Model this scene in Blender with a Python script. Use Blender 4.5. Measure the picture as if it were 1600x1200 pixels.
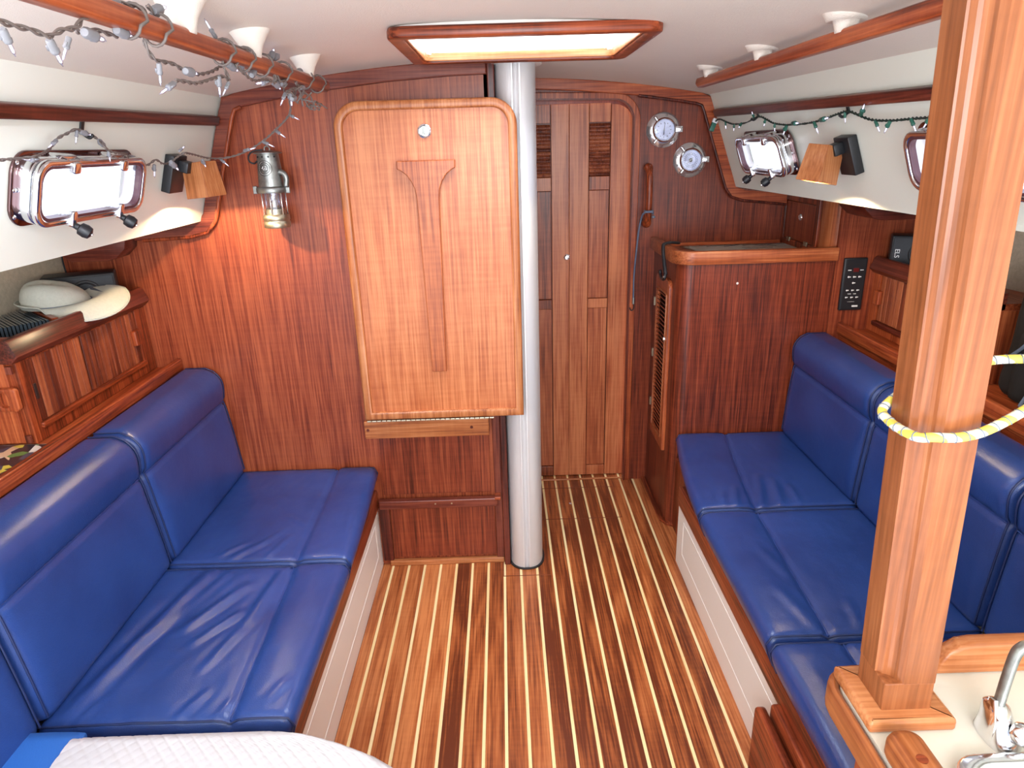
import bpy, bmesh, math, random
from mathutils import Vector, Matrix, noise
from math import sin, cos, pi, exp, sqrt, radians as RAD
random.seed(7)
S = bpy.context.scene
COL = S.collection
for o in list(bpy.data.objects): bpy.data.objects.remove(o)

# ---------------------------------------------------------------- camera, world, light, exposure
cd = bpy.data.cameras.new('camera'); cam = bpy.data.objects.new('camera', cd); COL.objects.link(cam)
cd.sensor_width = 36.0; cd.lens = 36.0*1045/1600; cd.clip_start = 0.02; cd.clip_end = 100
def _camrot():
    f = 1045.0
    a = Vector((782-800, -(228-600), -f)).normalized()
    b = -Vector((888-800, -(3530-600), -f)).normalized()
    b = b - a*(a.dot(b))*0.5; a = a - b*(a.dot(b)); a.normalize(); b = (b-a*a.dot(b)).normalized()
    x = a.cross(b)
    return Matrix((x, a, b))
cam.matrix_world = Matrix.Translation((0, 0, 1.5)) @ _camrot().to_4x4()
S.camera = cam
S.view_settings.view_transform = 'Standard'; S.view_settings.look = 'None'
S.view_settings.gamma = 1.0; S.view_settings.use_curve_mapping = False
S.view_settings.exposure = 0.85
w = bpy.data.worlds.new('world'); S.world = w; w.use_nodes = True
wb = w.node_tree.nodes['Background']; wb.inputs[0].default_value = (0.86, 0.91, 1.0, 1); wb.inputs[1].default_value = 2.4
def area(name, loc, target, sx, sy, energy, color):
    l = bpy.data.lights.new(name, 'AREA'); l.shape = 'RECTANGLE'; l.size = sx; l.size_y = sy
    l.energy = energy; l.color = color
    o = bpy.data.objects.new(name, l); COL.objects.link(o); o.location = loc
    o.rotation_euler = (Vector(target)-Vector(loc)).to_track_quat('-Z', 'Y').to_euler(); return o
area('companionway_daylight', (0.05, -0.95, 1.62), (0.05, 2.2, 1.0), 0.9, 0.9, 27, (0.93, 0.97, 1.0))
area('headliner_glow_fill', (-.56, .62, 1.69), (-.80, .70, 1.62), .30, .03, 2.5, (.80, .80, 1.0))  # added lamp for the violet glow on the headliner; source itself unseen
area('skylight', (0.06, 1.77, 2.15), (0.06, 1.78, 0), 0.55, 0.5, 20, (0.93, 0.97, 1.0))

# ---------------------------------------------------------------- mesh helpers
def link(name, me, parent=None, mat=None):
    o = bpy.data.objects.new(name, me); COL.objects.link(o)
    if mat is not None and len(me.materials) == 0: me.materials.append(mat)
    if parent is not None: o.parent = parent
    return o
def obj(name, bm, mat, parent=None, smooth=None, mats=None):
    if smooth is not None:
        for f in bm.faces: f.smooth = True
    me = bpy.data.meshes.new(name); bm.to_mesh(me); bm.free()
    for m in (mats or [mat]): me.materials.append(m)
    if smooth is not None and smooth < 180:
        try: me.set_sharp_from_angle(angle=RAD(smooth))
        except Exception: pass
    return link(name, me, parent)
def tag(o, label=None, cat=None, group=None, kind=None):
    if label: o['label'] = label
    if cat: o['category'] = cat
    if group: o['group'] = group
    if kind: o['kind'] = kind
    return o
def empty(name, loc=(0, 0, 0), label=None, cat=None, group=None, kind=None):
    o = bpy.data.objects.new(name, None); COL.objects.link(o); o.location = loc; o.empty_display_size = .05
    return tag(o, label, cat, group, kind)
def keep(o, parent):
    "parent but keep the mesh where it was written (world coordinates)"
    o.parent = parent; o.matrix_parent_inverse = Matrix.Translation(-Vector(parent.location)); return o
class T:
    "a thing: Empty at its base plus parts whose meshes are written in world coordinates"
    def __init__(s, name, base, label, cat, group=None, kind=None):
        s.e = empty(name, base, label, cat, group, kind); s.b = Vector(base)
    def part(s, name, bm, mat, smooth=None, parent=None, label=None, mats=None):
        bmesh.ops.translate(bm, verts=bm.verts, vec=-s.b)
        o = obj(name, bm, mat, parent or s.e, smooth, mats)
        if label: o['label'] = label
        return o
    def inst(s, name, src, loc, rot=None, parent=None):
        o = src.copy(); COL.objects.link(o); o.name = name; o.parent = parent or s.e
        o.location = Vector(loc); 
        if rot is not None: o.rotation_euler = rot
        return o
def NB(): return bmesh.new()
def box(bm, x0, x1, y0, y1, z0, z1, bev=0.0, seg=2):
    r = bmesh.ops.create_cube(bm, size=1.0); vs = r['verts']
    for v in vs:
        v.co = Vector((x0+(v.co.x+.5)*(x1-x0), y0+(v.co.y+.5)*(y1-y0), z0+(v.co.z+.5)*(z1-z0)))
    if bev > 0:
        es = list({e for v in vs for e in v.link_edges})
        r = bmesh.ops.bevel(bm, geom=es, offset=bev, segments=seg, profile=.5, affect='EDGES')
    return bm
def bx(*a, **k): return box(NB(), *a, **k)
def xf(bm, M, start=0):
    for v in list(bm.verts)[start:]: v.co = M @ v.co
    return bm
def prism(bm, pts, fn, a, b, bev=0.0, seg=2):
    "extrude a 2-D polygon: fn(u,v,t) -> Vector, t from a to b"
    n = len(pts)
    A = [bm.verts.new(fn(u, v, a)) for u, v in pts]; B = [bm.verts.new(fn(u, v, b)) for u, v in pts]
    fa = bm.faces.new(A); fb = bm.faces.new(B[::-1]); fs = [fa, fb]
    for i in range(n):
        fs.append(bm.faces.new((A[i], B[i], B[(i+1) % n], A[(i+1) % n])))
    bmesh.ops.recalc_face_normals(bm, faces=fs)
    if bev > 0:
        es = list({e for f in (fa, fb) for e in f.edges})
        bmesh.ops.bevel(bm, geom=es, offset=bev, segments=seg, profile=.5, affect='EDGES')
    return bm
XZ = lambda u, v, t: Vector((u, t, v))
YZ = lambda u, v, t: Vector((t, u, v))
XY = lambda u, v, t: Vector((u, v, t))
def rrect(x0, x1, y0, y1, r, n=5, corners=(1, 1, 1, 1)):
    "rounded rectangle; corners: bl, br, tr, tl"
    out = []
    for k, (cx, cy, sx, sy, a0) in enumerate(((x0, y0, 1, 1, pi), (x1, y0, -1, 1, 1.5*pi), (x1, y1, -1, -1, 0), (x0, y1, 1, -1, .5*pi))):
        if corners[k]:
            for i in range(n+1):
                a = a0+i/n*pi/2; out.append((cx+sx*r+r*cos(a), cy+sy*r+r*sin(a)))
        else: out.append((cx, cy))
    return out
def offs(path, d, closed=False):
    n = len(path); out = []
    for i, p in enumerate(path):
        p = Vector(p)
        a = Vector(path[(i-1) % n]) if (i > 0 or closed) else None
        b = Vector(path[(i+1) % n]) if (i < n-1 or closed) else None
        t1 = (p-a).normalized() if a is not None else None; t2 = (b-p).normalized() if b is not None else None
        if t1 is None: t1 = t2
        if t2 is None: t2 = t1
        n1 = Vector((-t1.y, t1.x)); n2 = Vector((-t2.y, t2.x)); m = (n1+n2)
        if m.length < 1e-6: m = n1
        m.normalize(); out.append(p+m*(d/max(.35, m.dot(n1))))
    return [tuple(q) for q in out]
def ring(bm, outer, inner, fn, a, b, bev=0.0):
    "closed frame between two outlines with equal counts"
    n = len(outer); g = []
    for pts, t in ((outer, a), (inner, a), (inner, b), (outer, b)):
        g.append([bm.verts.new(fn(u, v, t)) for u, v in pts])
    fs = []
    for k in range(4):
        P, Q = g[k], g[(k+1) % 4]
        for i in range(n):
            j = (i+1) % n; fs.append(bm.faces.new((P[i], P[j], Q[j], Q[i])))
    bmesh.ops.recalc_face_normals(bm, faces=fs)
    if bev > 0:
        es = []
        for k in range(4):
            for i in range(n):
                e = bm.edges.get((g[k][i], g[k][(i+1) % n]))
                if e: es.append(e)
        bmesh.ops.bevel(bm, geom=es, offset=bev, segments=2, profile=.5, affect='EDGES')
    return bm
def ribbon(bm, path, w, fn, a, b, bev=0.0):
    "open strip of width w to the left of the path"
    q = offs(path, w); return prism(bm, list(path)+q[::-1], fn, a, b, bev)
def smoothpath(pts, sub=6, closed=False):
    P = [Vector(p) for p in pts]; n = len(P); out = []
    for i in range(n-(0 if closed else 1)):
        p0 = P[(i-1) % n] if (i > 0 or closed) else P[0]*2-P[1]
        p1 = P[i]; p2 = P[(i+1) % n]
        p3 = P[(i+2) % n] if (i+2 < n or closed) else p2*2-p1
        for k in range(sub):
            t = k/sub
            out.append(.5*((2*p1)+(p2-p0)*t+(2*p0-5*p1+4*p2-p3)*t*t+(3*p1-p0-3*p2+p3)*t**3))
    if not closed: out.append(P[-1])
    return out
def tube(bm, pts, r, seg=8, closed=False, cap=True, sx=1.0):
    pts = [Vector(p) for p in pts]; n = len(pts); rings = []
    rr = r if callable(r) else (lambda t: r)
    t = (pts[1]-pts[0]).normalized(); up = Vector((0, 0, 1)) if abs(t.z) < .9 else Vector((1, 0, 0))
    u = t.cross(up).normalized()
    for i in range(n):
        if closed: t = (pts[(i+1) % n]-pts[(i-1) % n])
        else: t = pts[min(i+1, n-1)]-pts[max(i-1, 0)]
        if t.length < 1e-9: t = Vector((0, 0, 1))
        t.normalize(); u = (u-t*u.dot(t)); u = u.normalized() if u.length > 1e-6 else t.orthogonal().normalized()
        v = t.cross(u); R_ = rr(i/(n-1))
        rings.append([bm.verts.new(pts[i]+u*(cos(2*pi*k/seg)*R_*sx)+v*(sin(2*pi*k/seg)*R_)) for k in range(seg)])
    m = n if closed else n-1
    for i in range(m):
        A, B = rings[i], rings[(i+1) % n]
        for k in range(seg): bm.faces.new((A[k], A[(k+1) % seg], B[(k+1) % seg], B[k]))
    if cap and not closed:
        bm.faces.new(rings[0][::-1]); bm.faces.new(rings[-1])
    return bm
def lathe(bm, prof, center, axis=(0, 0, 1), seg=24):
    "prof: (radius, height) pairs along axis"
    ax = Vector(axis).normalized(); u = ax.orthogonal().normalized(); v = ax.cross(u); c = Vector(center); rings = []
    for r, h in prof:
        if r < 1e-6: rings.append([bm.verts.new(c+ax*h)])
        else: rings.append([bm.verts.new(c+ax*h+u*(cos(2*pi*k/seg)*r)+v*(sin(2*pi*k/seg)*r)) for k in range(seg)])
    fs = []
    for A, B in zip(rings, rings[1:]):
        if len(A) == 1 and len(B) == 1: continue
        for k in range(seg):
            j = (k+1) % seg
            if len(A) == 1: fs.append(bm.faces.new((A[0], B[j], B[k])))
            elif len(B) == 1: fs.append(bm.faces.new((A[k], A[j], B[0])))
            else: fs.append(bm.faces.new((A[k], A[j], B[j], B[k])))
    bmesh.ops.recalc_face_normals(bm, faces=fs)
    return bm
def rbox(bm, x0, x1, y0, y1, z0, z1, r, nx, ny, nz, fn=None):
    "rounded box on a fine grid, then warped by fn"
    verts = {}
    def V(i, j, k):
        key = (i, j, k)
        if key not in verts:
            def sp(t, n):  # denser near the ends
                t = t/n; return t
            p = Vector((x0+(x1-x0)*sp(i, nx), y0+(y1-y0)*sp(j, ny), z0+(z1-z0)*sp(k, nz)))
            q = Vector((min(max(p.x, x0+r), x1-r), min(max(p.y, y0+r), y1-r), min(max(p.z, z0+r), z1-r)))
            d = p-q
            if d.length > 1e-9:
                m = max(abs(d.x), abs(d.y), abs(d.z)); p = q+d.normalized()*m
            if fn: p = fn(p)
            verts[key] = bm.verts.new(p)
        return verts[key]
    def quad(a, b, c, d): bm.faces.new((V(*a), V(*b), V(*c), V(*d)))
    for i in range(nx):
        for j in range(ny):
            quad((i, j, 0), (i, j+1, 0), (i+1, j+1, 0), (i+1, j, 0)); quad((i, j, nz), (i+1, j, nz), (i+1, j+1, nz), (i, j+1, nz))
    for i in range(nx):
        for k in range(nz):
            quad((i, 0, k), (i+1, 0, k), (i+1, 0, k+1), (i, 0, k+1)); quad((i, ny, k), (i, ny, k+1), (i+1, ny, k+1), (i+1, ny, k))
    for j in range(ny):
        for k in range(nz):
            quad((0, j, k), (0, j, k+1), (0, j+1, k+1), (0, j+1, k)); quad((nx, j, k), (nx, j+1, k), (nx, j+1, k+1), (nx, j, k+1))
    return bm
def slab_holes(bm, fn, u0, u1, v0, v1, t0, t1, holes, nu=1):
    "flat slab with rectangular holes, fn(u,v,t)"
    us = sorted({u0, u1, *[h[0] for h in holes], *[h[1] for h in holes], *[u0+(u1-u0)*i/nu for i in range(1, nu)]})
    vs = sorted({v0, v1, *[h[2] for h in holes], *[h[3] for h in holes]})
    def solid(i, j):
        if i < 0 or j < 0 or i >= len(us)-1 or j >= len(vs)-1: return False
        cu = (us[i]+us[i+1])/2; cv = (vs[j]+vs[j+1])/2
        return not any(h[0] < cu < h[1] and h[2] < cv < h[3] for h in holes)
    C = {}
    def P(i, j, t):
        if (i, j, t) not in C: C[(i, j, t)] = bm.verts.new(fn(us[i], vs[j], t1 if t else t0))
        return C[(i, j, t)]
    fs = []
    for i in range(len(us)-1):
        for j in range(len(vs)-1):
            if not solid(i, j): continue
            for t in (0, 1): fs.append(bm.faces.new((P(i, j, t), P(i+1, j, t), P(i+1, j+1, t), P(i, j+1, t))))
            for di, dj, a, b in ((-1, 0, (i, j), (i, j+1)), (1, 0, (i+1, j), (i+1, j+1)), (0, -1, (i, j), (i+1, j)), (0, 1, (i, j+1), (i+1, j+1))):
                if not solid(i+di, j+dj): fs.append(bm.faces.new((P(*a, 0), P(*b, 0), P(*b, 1), P(*a, 1))))
    bmesh.ops.recalc_face_normals(bm, faces=fs)
    return bm
def textobj(name, s, size, M, mat, parent, ext=.0006):
    c = bpy.data.curves.new(name, 'FONT'); c.body = s; c.size = size; c.align_x = 'CENTER'; c.align_y = 'CENTER'; c.extrude = ext
    tmp = bpy.data.objects.new(name+'_tmp', c); COL.objects.link(tmp); bpy.context.view_layer.update()
    me = bpy.data.meshes.new_from_object(tmp.evaluated_get(bpy.context.evaluated_depsgraph_get())); bpy.data.objects.remove(tmp)
    me.materials.clear(); me.materials.append(mat); o = bpy.data.objects.new(name, me); COL.objects.link(o); o.parent = parent
    o.matrix_local = Matrix.Translation(-Vector(parent.location)) @ M
    return o

# ---------------------------------------------------------------- materials
def _m(name):
    m = bpy.data.materials.new(name); m.use_nodes = True; nt = m.node_tree
    return m, nt, nt.nodes['Principled BSDF']
def N(nt, t, **k):
    n = nt.nodes.new(t)
    for a, b in k.items():
        if a.startswith('_'): n.inputs[int(a[1:])].default_value = b
        else: setattr(n, a, b)
    return n
def plain(name, col, rough=.5, metal=0.0, bump=0.0, bscale=200, spec=.5, coat=0.0, var=0.0, vscale=6.0, **kw):
    m, nt, p = _m(name); p.inputs['Base Color'].default_value = (*col, 1); p.inputs['Roughness'].default_value = rough
    p.inputs['Metallic'].default_value = metal; p.inputs['Specular IOR Level'].default_value = spec
    if coat: p.inputs['Coat Weight'].default_value = coat; p.inputs['Coat Roughness'].default_value = .15
    if bump or var:
        tc = N(nt, 'ShaderNodeTexCoord')
    if bump:
        n = N(nt, 'ShaderNodeTexNoise'); n.inputs['Scale'].default_value = bscale; n.inputs['Detail'].default_value = 3
        nt.links.new(tc.outputs['Object'], n.inputs['Vector'])
        b = N(nt, 'ShaderNodeBump'); b.inputs['Strength'].default_value = bump; b.inputs['Distance'].default_value = .002
        nt.links.new(n.outputs['Fac'], b.inputs['Height']); nt.links.new(b.outputs['Normal'], p.inputs['Normal'])
    if var:
        n = N(nt, 'ShaderNodeTexNoise'); n.inputs['Scale'].default_value = vscale; n.inputs['Detail'].default_value = 5
        nt.links.new(tc.outputs['Object'], n.inputs['Vector'])
        r = N(nt, 'ShaderNodeValToRGB'); nt.links.new(n.outputs['Fac'], r.inputs['Fac'])
        r.color_ramp.elements[0].position = .3; r.color_ramp.elements[1].position = .7
        r.color_ramp.elements[0].color = (*[c*(1-var) for c in col], 1); r.color_ramp.elements[1].color = (*[min(1, c*(1+var)) for c in col], 1)
        nt.links.new(r.outputs['Color'], p.inputs['Base Color'])
    return m
def wood(name, dark, mid, light, grain='z', rough=.32, jit=.25, fine=1.0, bump=.12, figure=.35, ripple=.13, coat=.07, off=0.0):
    m, nt, p = _m(name); L = nt.links.new
    tc = N(nt, 'ShaderNodeTexCoord'); oi = N(nt, 'ShaderNodeObjectInfo')
    sh = N(nt, 'ShaderNodeVectorMath', operation='SCALE'); comb = N(nt, 'ShaderNodeCombineXYZ')
    L(oi.outputs['Random'], comb.inputs[0]); L(oi.outputs['Random'], comb.inputs[1]); L(oi.outputs['Random'], comb.inputs[2])
    sh.inputs['Scale'].default_value = 13.7; L(comb.outputs[0], sh.inputs[0])
    ad = N(nt, 'ShaderNodeVectorMath', operation='ADD'); L(tc.outputs['Object'], ad.inputs[0]); L(sh.outputs[0], ad.inputs[1])
    def mp(across, along):
        k = N(nt, 'ShaderNodeMapping'); s = [across]*3; s['xyz'.index(grain)] = along; k.inputs['Scale'].default_value = s
        L(ad.outputs[0], k.inputs['Vector']); return k
    # broad cathedral figure
    n1 = N(nt, 'ShaderNodeTexNoise'); L(mp(9, .9).outputs[0], n1.inputs['Vector']); n1.inputs['Scale'].default_value = 1; n1.inputs['Detail'].default_value = 3; n1.inputs['Distortion'].default_value = .6
    sn = N(nt, 'ShaderNodeMath', operation='MULTIPLY'); L(n1.outputs['Fac'], sn.inputs[0]); sn.inputs[1].default_value = 26
    si = N(nt, 'ShaderNodeMath', operation='SINE'); L(sn.outputs[0], si.inputs[0])
    # fine pores
    n2 = N(nt, 'ShaderNodeTexNoise'); L(mp(190*fine, 5).outputs[0], n2.inputs['Vector']); n2.inputs['Scale'].default_value = 1; n2.inputs['Detail'].default_value = 4
    n3 = N(nt, 'ShaderNodeTexNoise'); L(mp(38*fine, 1.1).outputs[0], n3.inputs['Vector']); n3.inputs['Scale'].default_value = 1; n3.inputs['Detail'].default_value = 3
    # cross ripple (fiddleback)
    n4 = N(nt, 'ShaderNodeTexNoise'); k4 = N(nt, 'ShaderNodeMapping'); s4 = [7.0]*3; s4['xyz'.index(grain)] = 85.0; k4.inputs['Scale'].default_value = s4
    L(ad.outputs[0], k4.inputs['Vector']); L(k4.outputs[0], n4.inputs['Vector']); n4.inputs['Scale'].default_value = 1; n4.inputs['Detail'].default_value = 2
    def mul(a, f):
        q = N(nt, 'ShaderNodeMath', operation='MULTIPLY'); L(a, q.inputs[0]); q.inputs[1].default_value = f; return q.outputs[0]
    def add(a, b):
        q = N(nt, 'ShaderNodeMath', operation='ADD'); L(a, q.inputs[0]); L(b, q.inputs[1]); return q.outputs[0]
    tot = add(add(mul(si.outputs[0], .09*figure/.35), mul(n2.outputs['Fac'], 1.0)), add(mul(n3.outputs['Fac'], .30), mul(n4.outputs['Fac'], ripple)))
    rj = mul(oi.outputs['Random'], jit); tot = add(tot, rj)
    sub = N(nt, 'ShaderNodeMath', operation='ADD'); L(tot, sub.inputs[0]); sub.inputs[1].default_value = -.16-ripple/2-jit/2+off
    r = N(nt, 'ShaderNodeValToRGB'); L(sub.outputs[0], r.inputs['Fac'])
    e = r.color_ramp.elements; e[0].position = .22; e[0].color = (*dark, 1); e[1].position = .8; e[1].color = (*light, 1)
    q = e.new(.5); q.color = (*mid, 1)
    L(r.outputs['Color'], p.inputs['Base Color'])
    p.inputs['Specular IOR Level'].default_value = .32
    p.inputs['Roughness'].default_value = rough; p.inputs['Coat Weight'].default_value = coat; p.inputs['Coat Roughness'].default_value = .22
    b = N(nt, 'ShaderNodeBump'); b.inputs['Strength'].default_value = bump; b.inputs['Distance'].default_value = .001
    L(n2.outputs['Fac'], b.inputs['Height']); L(b.outputs['Normal'], p.inputs['Normal'])
    return m
RED = dict(dark=(.075, .013, .005), mid=(.30, .056, .018), light=(.52, .135, .045))
M = {}
for g in 'xyz':
    M['teak_'+g] = wood('varnished_teak_'+g, grain=g, **RED)
    M['dark_'+g] = wood('dark_teak_'+g, (.035, .007, .005), (.12, .022, .013), (.23, .055, .030), grain=g)
    M['gold_'+g] = wood('honey_teak_'+g, (.21, .054, .017), (.40, .128, .040), (.57, .235, .095), grain=g, off=.05)
for g in 'xyz': M['mid_'+g] = wood('orange_teak_'+g, (.14, .034, .012), (.34, .088, .030), (.50, .18, .070), grain=g)
M['post'] = wood('post_teak', (.17, .052, .017), (.27, .085, .029), (.37, .135, .050), grain='z', figure=.2, ripple=.1)
M['leaf'] = wood('table_veneer', (.24, .052, .017), (.44, .120, .038), (.62, .215, .080), grain='z', figure=.12, ripple=.24, bump=.08)
M['bulk'] = wood('bulkhead_veneer', (.07, .012, .006), (.225, .042, .017), (.40, .10, .040), grain='z', figure=.13, rough=.34, bump=.1)
M['door'] = wood('door_teak', (.14, .030, .011), (.37, .092, .034), (.56, .19, .078), grain='z', jit=.35)
M['plank'] = wood('sole_teak', (.13, .028, .009), (.38, .105, .030), (.60, .22, .075), grain='y', jit=.42, rough=.33, coat=.15, figure=.4)
M['holly'] = wood('holly_inlay', (.85, .62, .28), (.93, .74, .38), (.95, .80, .46), grain='y', jit=.05, rough=.3)
M['slat'] = wood('locker_slat', (.09, .018, .009), (.25, .06, .026), (.44, .14, .06), grain='z', jit=.35)
M['cream'] = plain('moulded_headliner', (.82, .75, .66), .55, bump=.35, bscale=420, var=.03, vscale=3)
M['gel'] = plain('cream_gelcoat', (.85, .89, .79), .34, bump=.03, bscale=60)
M['gelwhite'] = plain('white_gelcoat', (.88, .84, .78), .35)
M['lam'] = plain('counter_laminate', (.72, .70, .60), .25, coat=.3)
M['chrome'] = plain('chrome', (.78, .79, .82), .13, metal=1)
M['steel'] = plain('polished_steel', (.86, .86, .87), .17, metal=.85)
M['alu'] = plain('anodised_aluminium', (.72, .71, .71), .42, metal=.35, bump=.02)
M['pewter'] = plain('aged_pewter', (.30, .31, .29), .42, metal=.9, var=.25, vscale=60)
M['brassold'] = plain('dull_brass', (.45, .41, .30), .38, metal=.9, var=.2, vscale=80)
M['black'] = plain('black_plastic', (.012, .013, .016), .42, bump=.05)
M['blackmat'] = plain('black_fabric', (.006, .006, .007), .85)
M['rubber'] = plain('black_rubber', (.015, .015, .017), .5)
M['gasket'] = plain('purple_gasket', (.10, .035, .045), .4)
M['white'] = plain('white_plastic', (.80, .80, .80), .4)
M['markwhite'] = plain('white_print', (.85, .85, .85), .5)
M['linen'] = plain('linen_hull_liner', (.50, .42, .31), .85, bump=.5, bscale=260, var=.1, vscale=90)
M['greyfab'] = plain('grey_webbing', (.15, .18, .23), .8, bump=.4, bscale=500)
M['greywire'] = plain('grey_brown_wire', (.17, .14, .125), .5)
M['socket'] = plain('grey_socket', (.23, .23, .245), .45)
M['greenwire'] = plain('dark_green_wire', (.008, .03, .022), .45)
M['greensock'] = plain('green_socket', (.03, .14, .10), .45)
M['hat'] = plain('woven_straw', (.62, .63, .55), .8, bump=.9, bscale=700, var=.05, vscale=150)
M['paper'] = plain('chart_paper', (.92, .90, .84), .6)
M['ink'] = plain('chart_ink', (.06, .07, .09), .6)
M['dial'] = plain('white_dial', (.92, .95, 1.0), .3)
M['redlcd'] = plain('red_display', (.12, .008, .008), .3)
M['bluecloth'] = plain('bright_blue_cloth', (.02, .13, .48), .6, bump=.2, bscale=300)
M['cdcase'] = plain('cd_case', (.06, .085, .11), .2, coat=.4)
M['darkfill'] = plain('dark_seam', (.02, .008, .006), .6)  # near-black fill for subfloor, finger notch, louvre backing and engraved lines
def leather():
    m, nt, p = _m('blue_leather'); L = nt.links.new; tc = N(nt, 'ShaderNodeTexCoord')
    n = N(nt, 'ShaderNodeTexNoise'); n.inputs['Scale'].default_value = 5; n.inputs['Detail'].default_value = 5; L(tc.outputs['Object'], n.inputs['Vector'])
    r = N(nt, 'ShaderNodeValToRGB'); L(n.outputs['Fac'], r.inputs['Fac']); r.color_ramp.elements[0].position = .3; r.color_ramp.elements[1].position = .75
    r.color_ramp.elements[0].color = (.014, .040, .175, 1); r.color_ramp.elements[1].color = (.024, .066, .26, 1)
    L(r.outputs['Color'], p.inputs['Base Color']); p.inputs['Roughness'].default_value = .31
    p.inputs['Coat Weight'].default_value = .12; p.inputs['Coat Roughness'].default_value = .3
    v = N(nt, 'ShaderNodeTexVoronoi'); v.inputs['Scale'].default_value = 420; L(tc.outputs['Object'], v.inputs['Vector'])
    n2 = N(nt, 'ShaderNodeTexNoise'); n2.inputs['Scale'].default_value = 38; n2.inputs['Detail'].default_value = 4; L(tc.outputs['Object'], n2.inputs['Vector'])
    ad = N(nt, 'ShaderNodeMath', operation='MULTIPLY_ADD'); L(n2.outputs['Fac'], ad.inputs[0]); ad.inputs[1].default_value = 3.0; L(v.outputs['Distance'], ad.inputs[2])
    b = N(nt, 'ShaderNodeBump'); b.inputs['Strength'].default_value = .16; b.inputs['Distance'].default_value = .0015
    L(ad.outputs[0], b.inputs['Height']); L(b.outputs['Normal'], p.inputs['Normal']); return m
M['leather'] = leather()
M['stitch'] = plain('navy_piping', (.012, .025, .10), .45)
def glassy(name, tint, gloss=.1, rough=.03):
    m = bpy.data.materials.new(name); m.use_nodes = True; nt = m.node_tree; nt.nodes.clear()
    o = N(nt, 'ShaderNodeOutputMaterial'); a = N(nt, 'ShaderNodeBsdfTransparent'); a.inputs[0].default_value = (*tint, 1)
    g = N(nt, 'ShaderNodeBsdfGlossy'); g.inputs['Roughness'].default_value = rough
    x = N(nt, 'ShaderNodeMixShader'); x.inputs[0].default_value = gloss
    nt.links.new(a.outputs[0], x.inputs[1]); nt.links.new(g.outputs[0], x.inputs[2]); nt.links.new(x.outputs[0], o.inputs[0]); return m
M['glass'] = glassy('clear_glass', (.93, .94, 1.0), .08)
M['bulbglass'] = glassy('bulb_glass', (.85, .86, .95), .35, .12)
def emit(name, col, s):
    m, nt, p = _m(name); p.inputs['Base Color'].default_value = (*col, 1); p.inputs['Emission Color'].default_value = (*col, 1); p.inputs['Emission Strength'].default_value = s; return m
M['lampglow'] = emit('lamp_bulb', (1.0, .72, .38), 12)
M['filament'] = emit('lit_bulb', (.86, .84, 1.0), 1.6)
def quiltmat():
    m, nt, p = _m('quilted_cotton'); p.inputs['Base Color'].default_value = (.56, .55, .57, 1); p.inputs['Roughness'].default_value = .85
    return m
M['quilt'] = quiltmat()
def ropemat():
    m, nt, p = _m('yellow_rope'); L = nt.links.new; tc = N(nt, 'ShaderNodeTexCoord')
    wv = N(nt, 'ShaderNodeTexWave'); wv.bands_direction = 'DIAGONAL'; wv.inputs['Scale'].default_value = 22; L(tc.outputs['Object'], wv.inputs['Vector'])
    r = N(nt, 'ShaderNodeValToRGB'); L(wv.outputs['Fac'], r.inputs['Fac']); e = r.color_ramp.elements
    e[0].position = .0; e[0].color = (.80, .78, .62, 1); e[1].position = .55; e[1].color = (.78, .62, .10, 1)
    q = e.new(.45); q.color = (.80, .78, .62, 1)
    L(r.outputs[0], p.inputs['Base Color']); p.inputs['Roughness'].default_value = .7; return m
M['rope'] = ropemat()
def magmat():
    m, nt, p = _m('magazine_print'); L = nt.links.new; tc = N(nt, 'ShaderNodeTexCoord')
    v = N(nt, 'ShaderNodeTexVoronoi'); v.inputs['Scale'].default_value = 38; L(tc.outputs['Object'], v.inputs['Vector'])
    r = N(nt, 'ShaderNodeValToRGB'); r.color_ramp.interpolation = 'CONSTANT'; e = r.color_ramp.elements
    sp = N(nt, 'ShaderNodeSeparateColor'); L(v.outputs['Color'], sp.inputs[0]); L(sp.outputs[0], r.inputs['Fac'])
    e[0].color = (.02, .02, .03, 1); e[1].position = .35; e[1].color = (.65, .45, .30, 1)
    for pos, c in ((.5, (.75, .72, .68, 1)), (.65, (.65, .55, .08, 1)), (.78, (.05, .07, .12, 1)), (.9, (.08, .22, .06, 1))): q = e.new(pos); q.color = c
    L(r.outputs[0], p.inputs['Base Color']); p.inputs['Roughness'].default_value = .3; return m
M['mag'] = magmat()

# ================================================================= STRUCTURE
def struct(name, bm, m, parent=None, smooth=None, mats=None):
    o = obj(name, bm, m, parent, smooth, mats)
    if parent is None: o['kind'] = 'structure'
    return o
# ---- sole: dark subfloor, teak planks, holly inlays
floor = struct('floor', bx(-.52, .74, .1, 2.9, -.05, -.005), M['darkfill'])
K = [-.5203+.0607*k for k in range(0, 20)]
def slab(name, w_, d, h, mat, bev=.0006): 
    me = obj(name, bx(-w_/2, w_/2, -d/2, d/2, -h, 0, bev, 1), mat, floor); return me
pshort = None; plong = None; hs = None; hl = None
for k in range(1, 18):
    xc = (K[k]+K[k+1])/2; long_ = xc > -.03
    y1 = 2.9 if long_ else 2.2; y0 = .12
    src = plong if long_ else pshort
    if src is None:
        o = slab('plank', .0607-.0092, y1-y0, .006, M['plank'])
        if long_: plong = o
        else: pshort = o
    else: o = src.copy(); COL.objects.link(o)
    o.location = (xc, (y0+y1)/2, 0)
for k in range(1, 19):
    long_ = K[k] > -.03; y1 = 2.9 if long_ else 2.2; y0 = .12; src = hl if long_ else hs
    if src is None:
        o = slab('inlay_strip', .0088, y1-y0, .006, M['holly'], .0003)
        if long_: hl = o
        else: hs = o
    else: o = src.copy(); COL.objects.link(o)
    o.location = (K[k], (y0+y1)/2, .0002)
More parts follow.
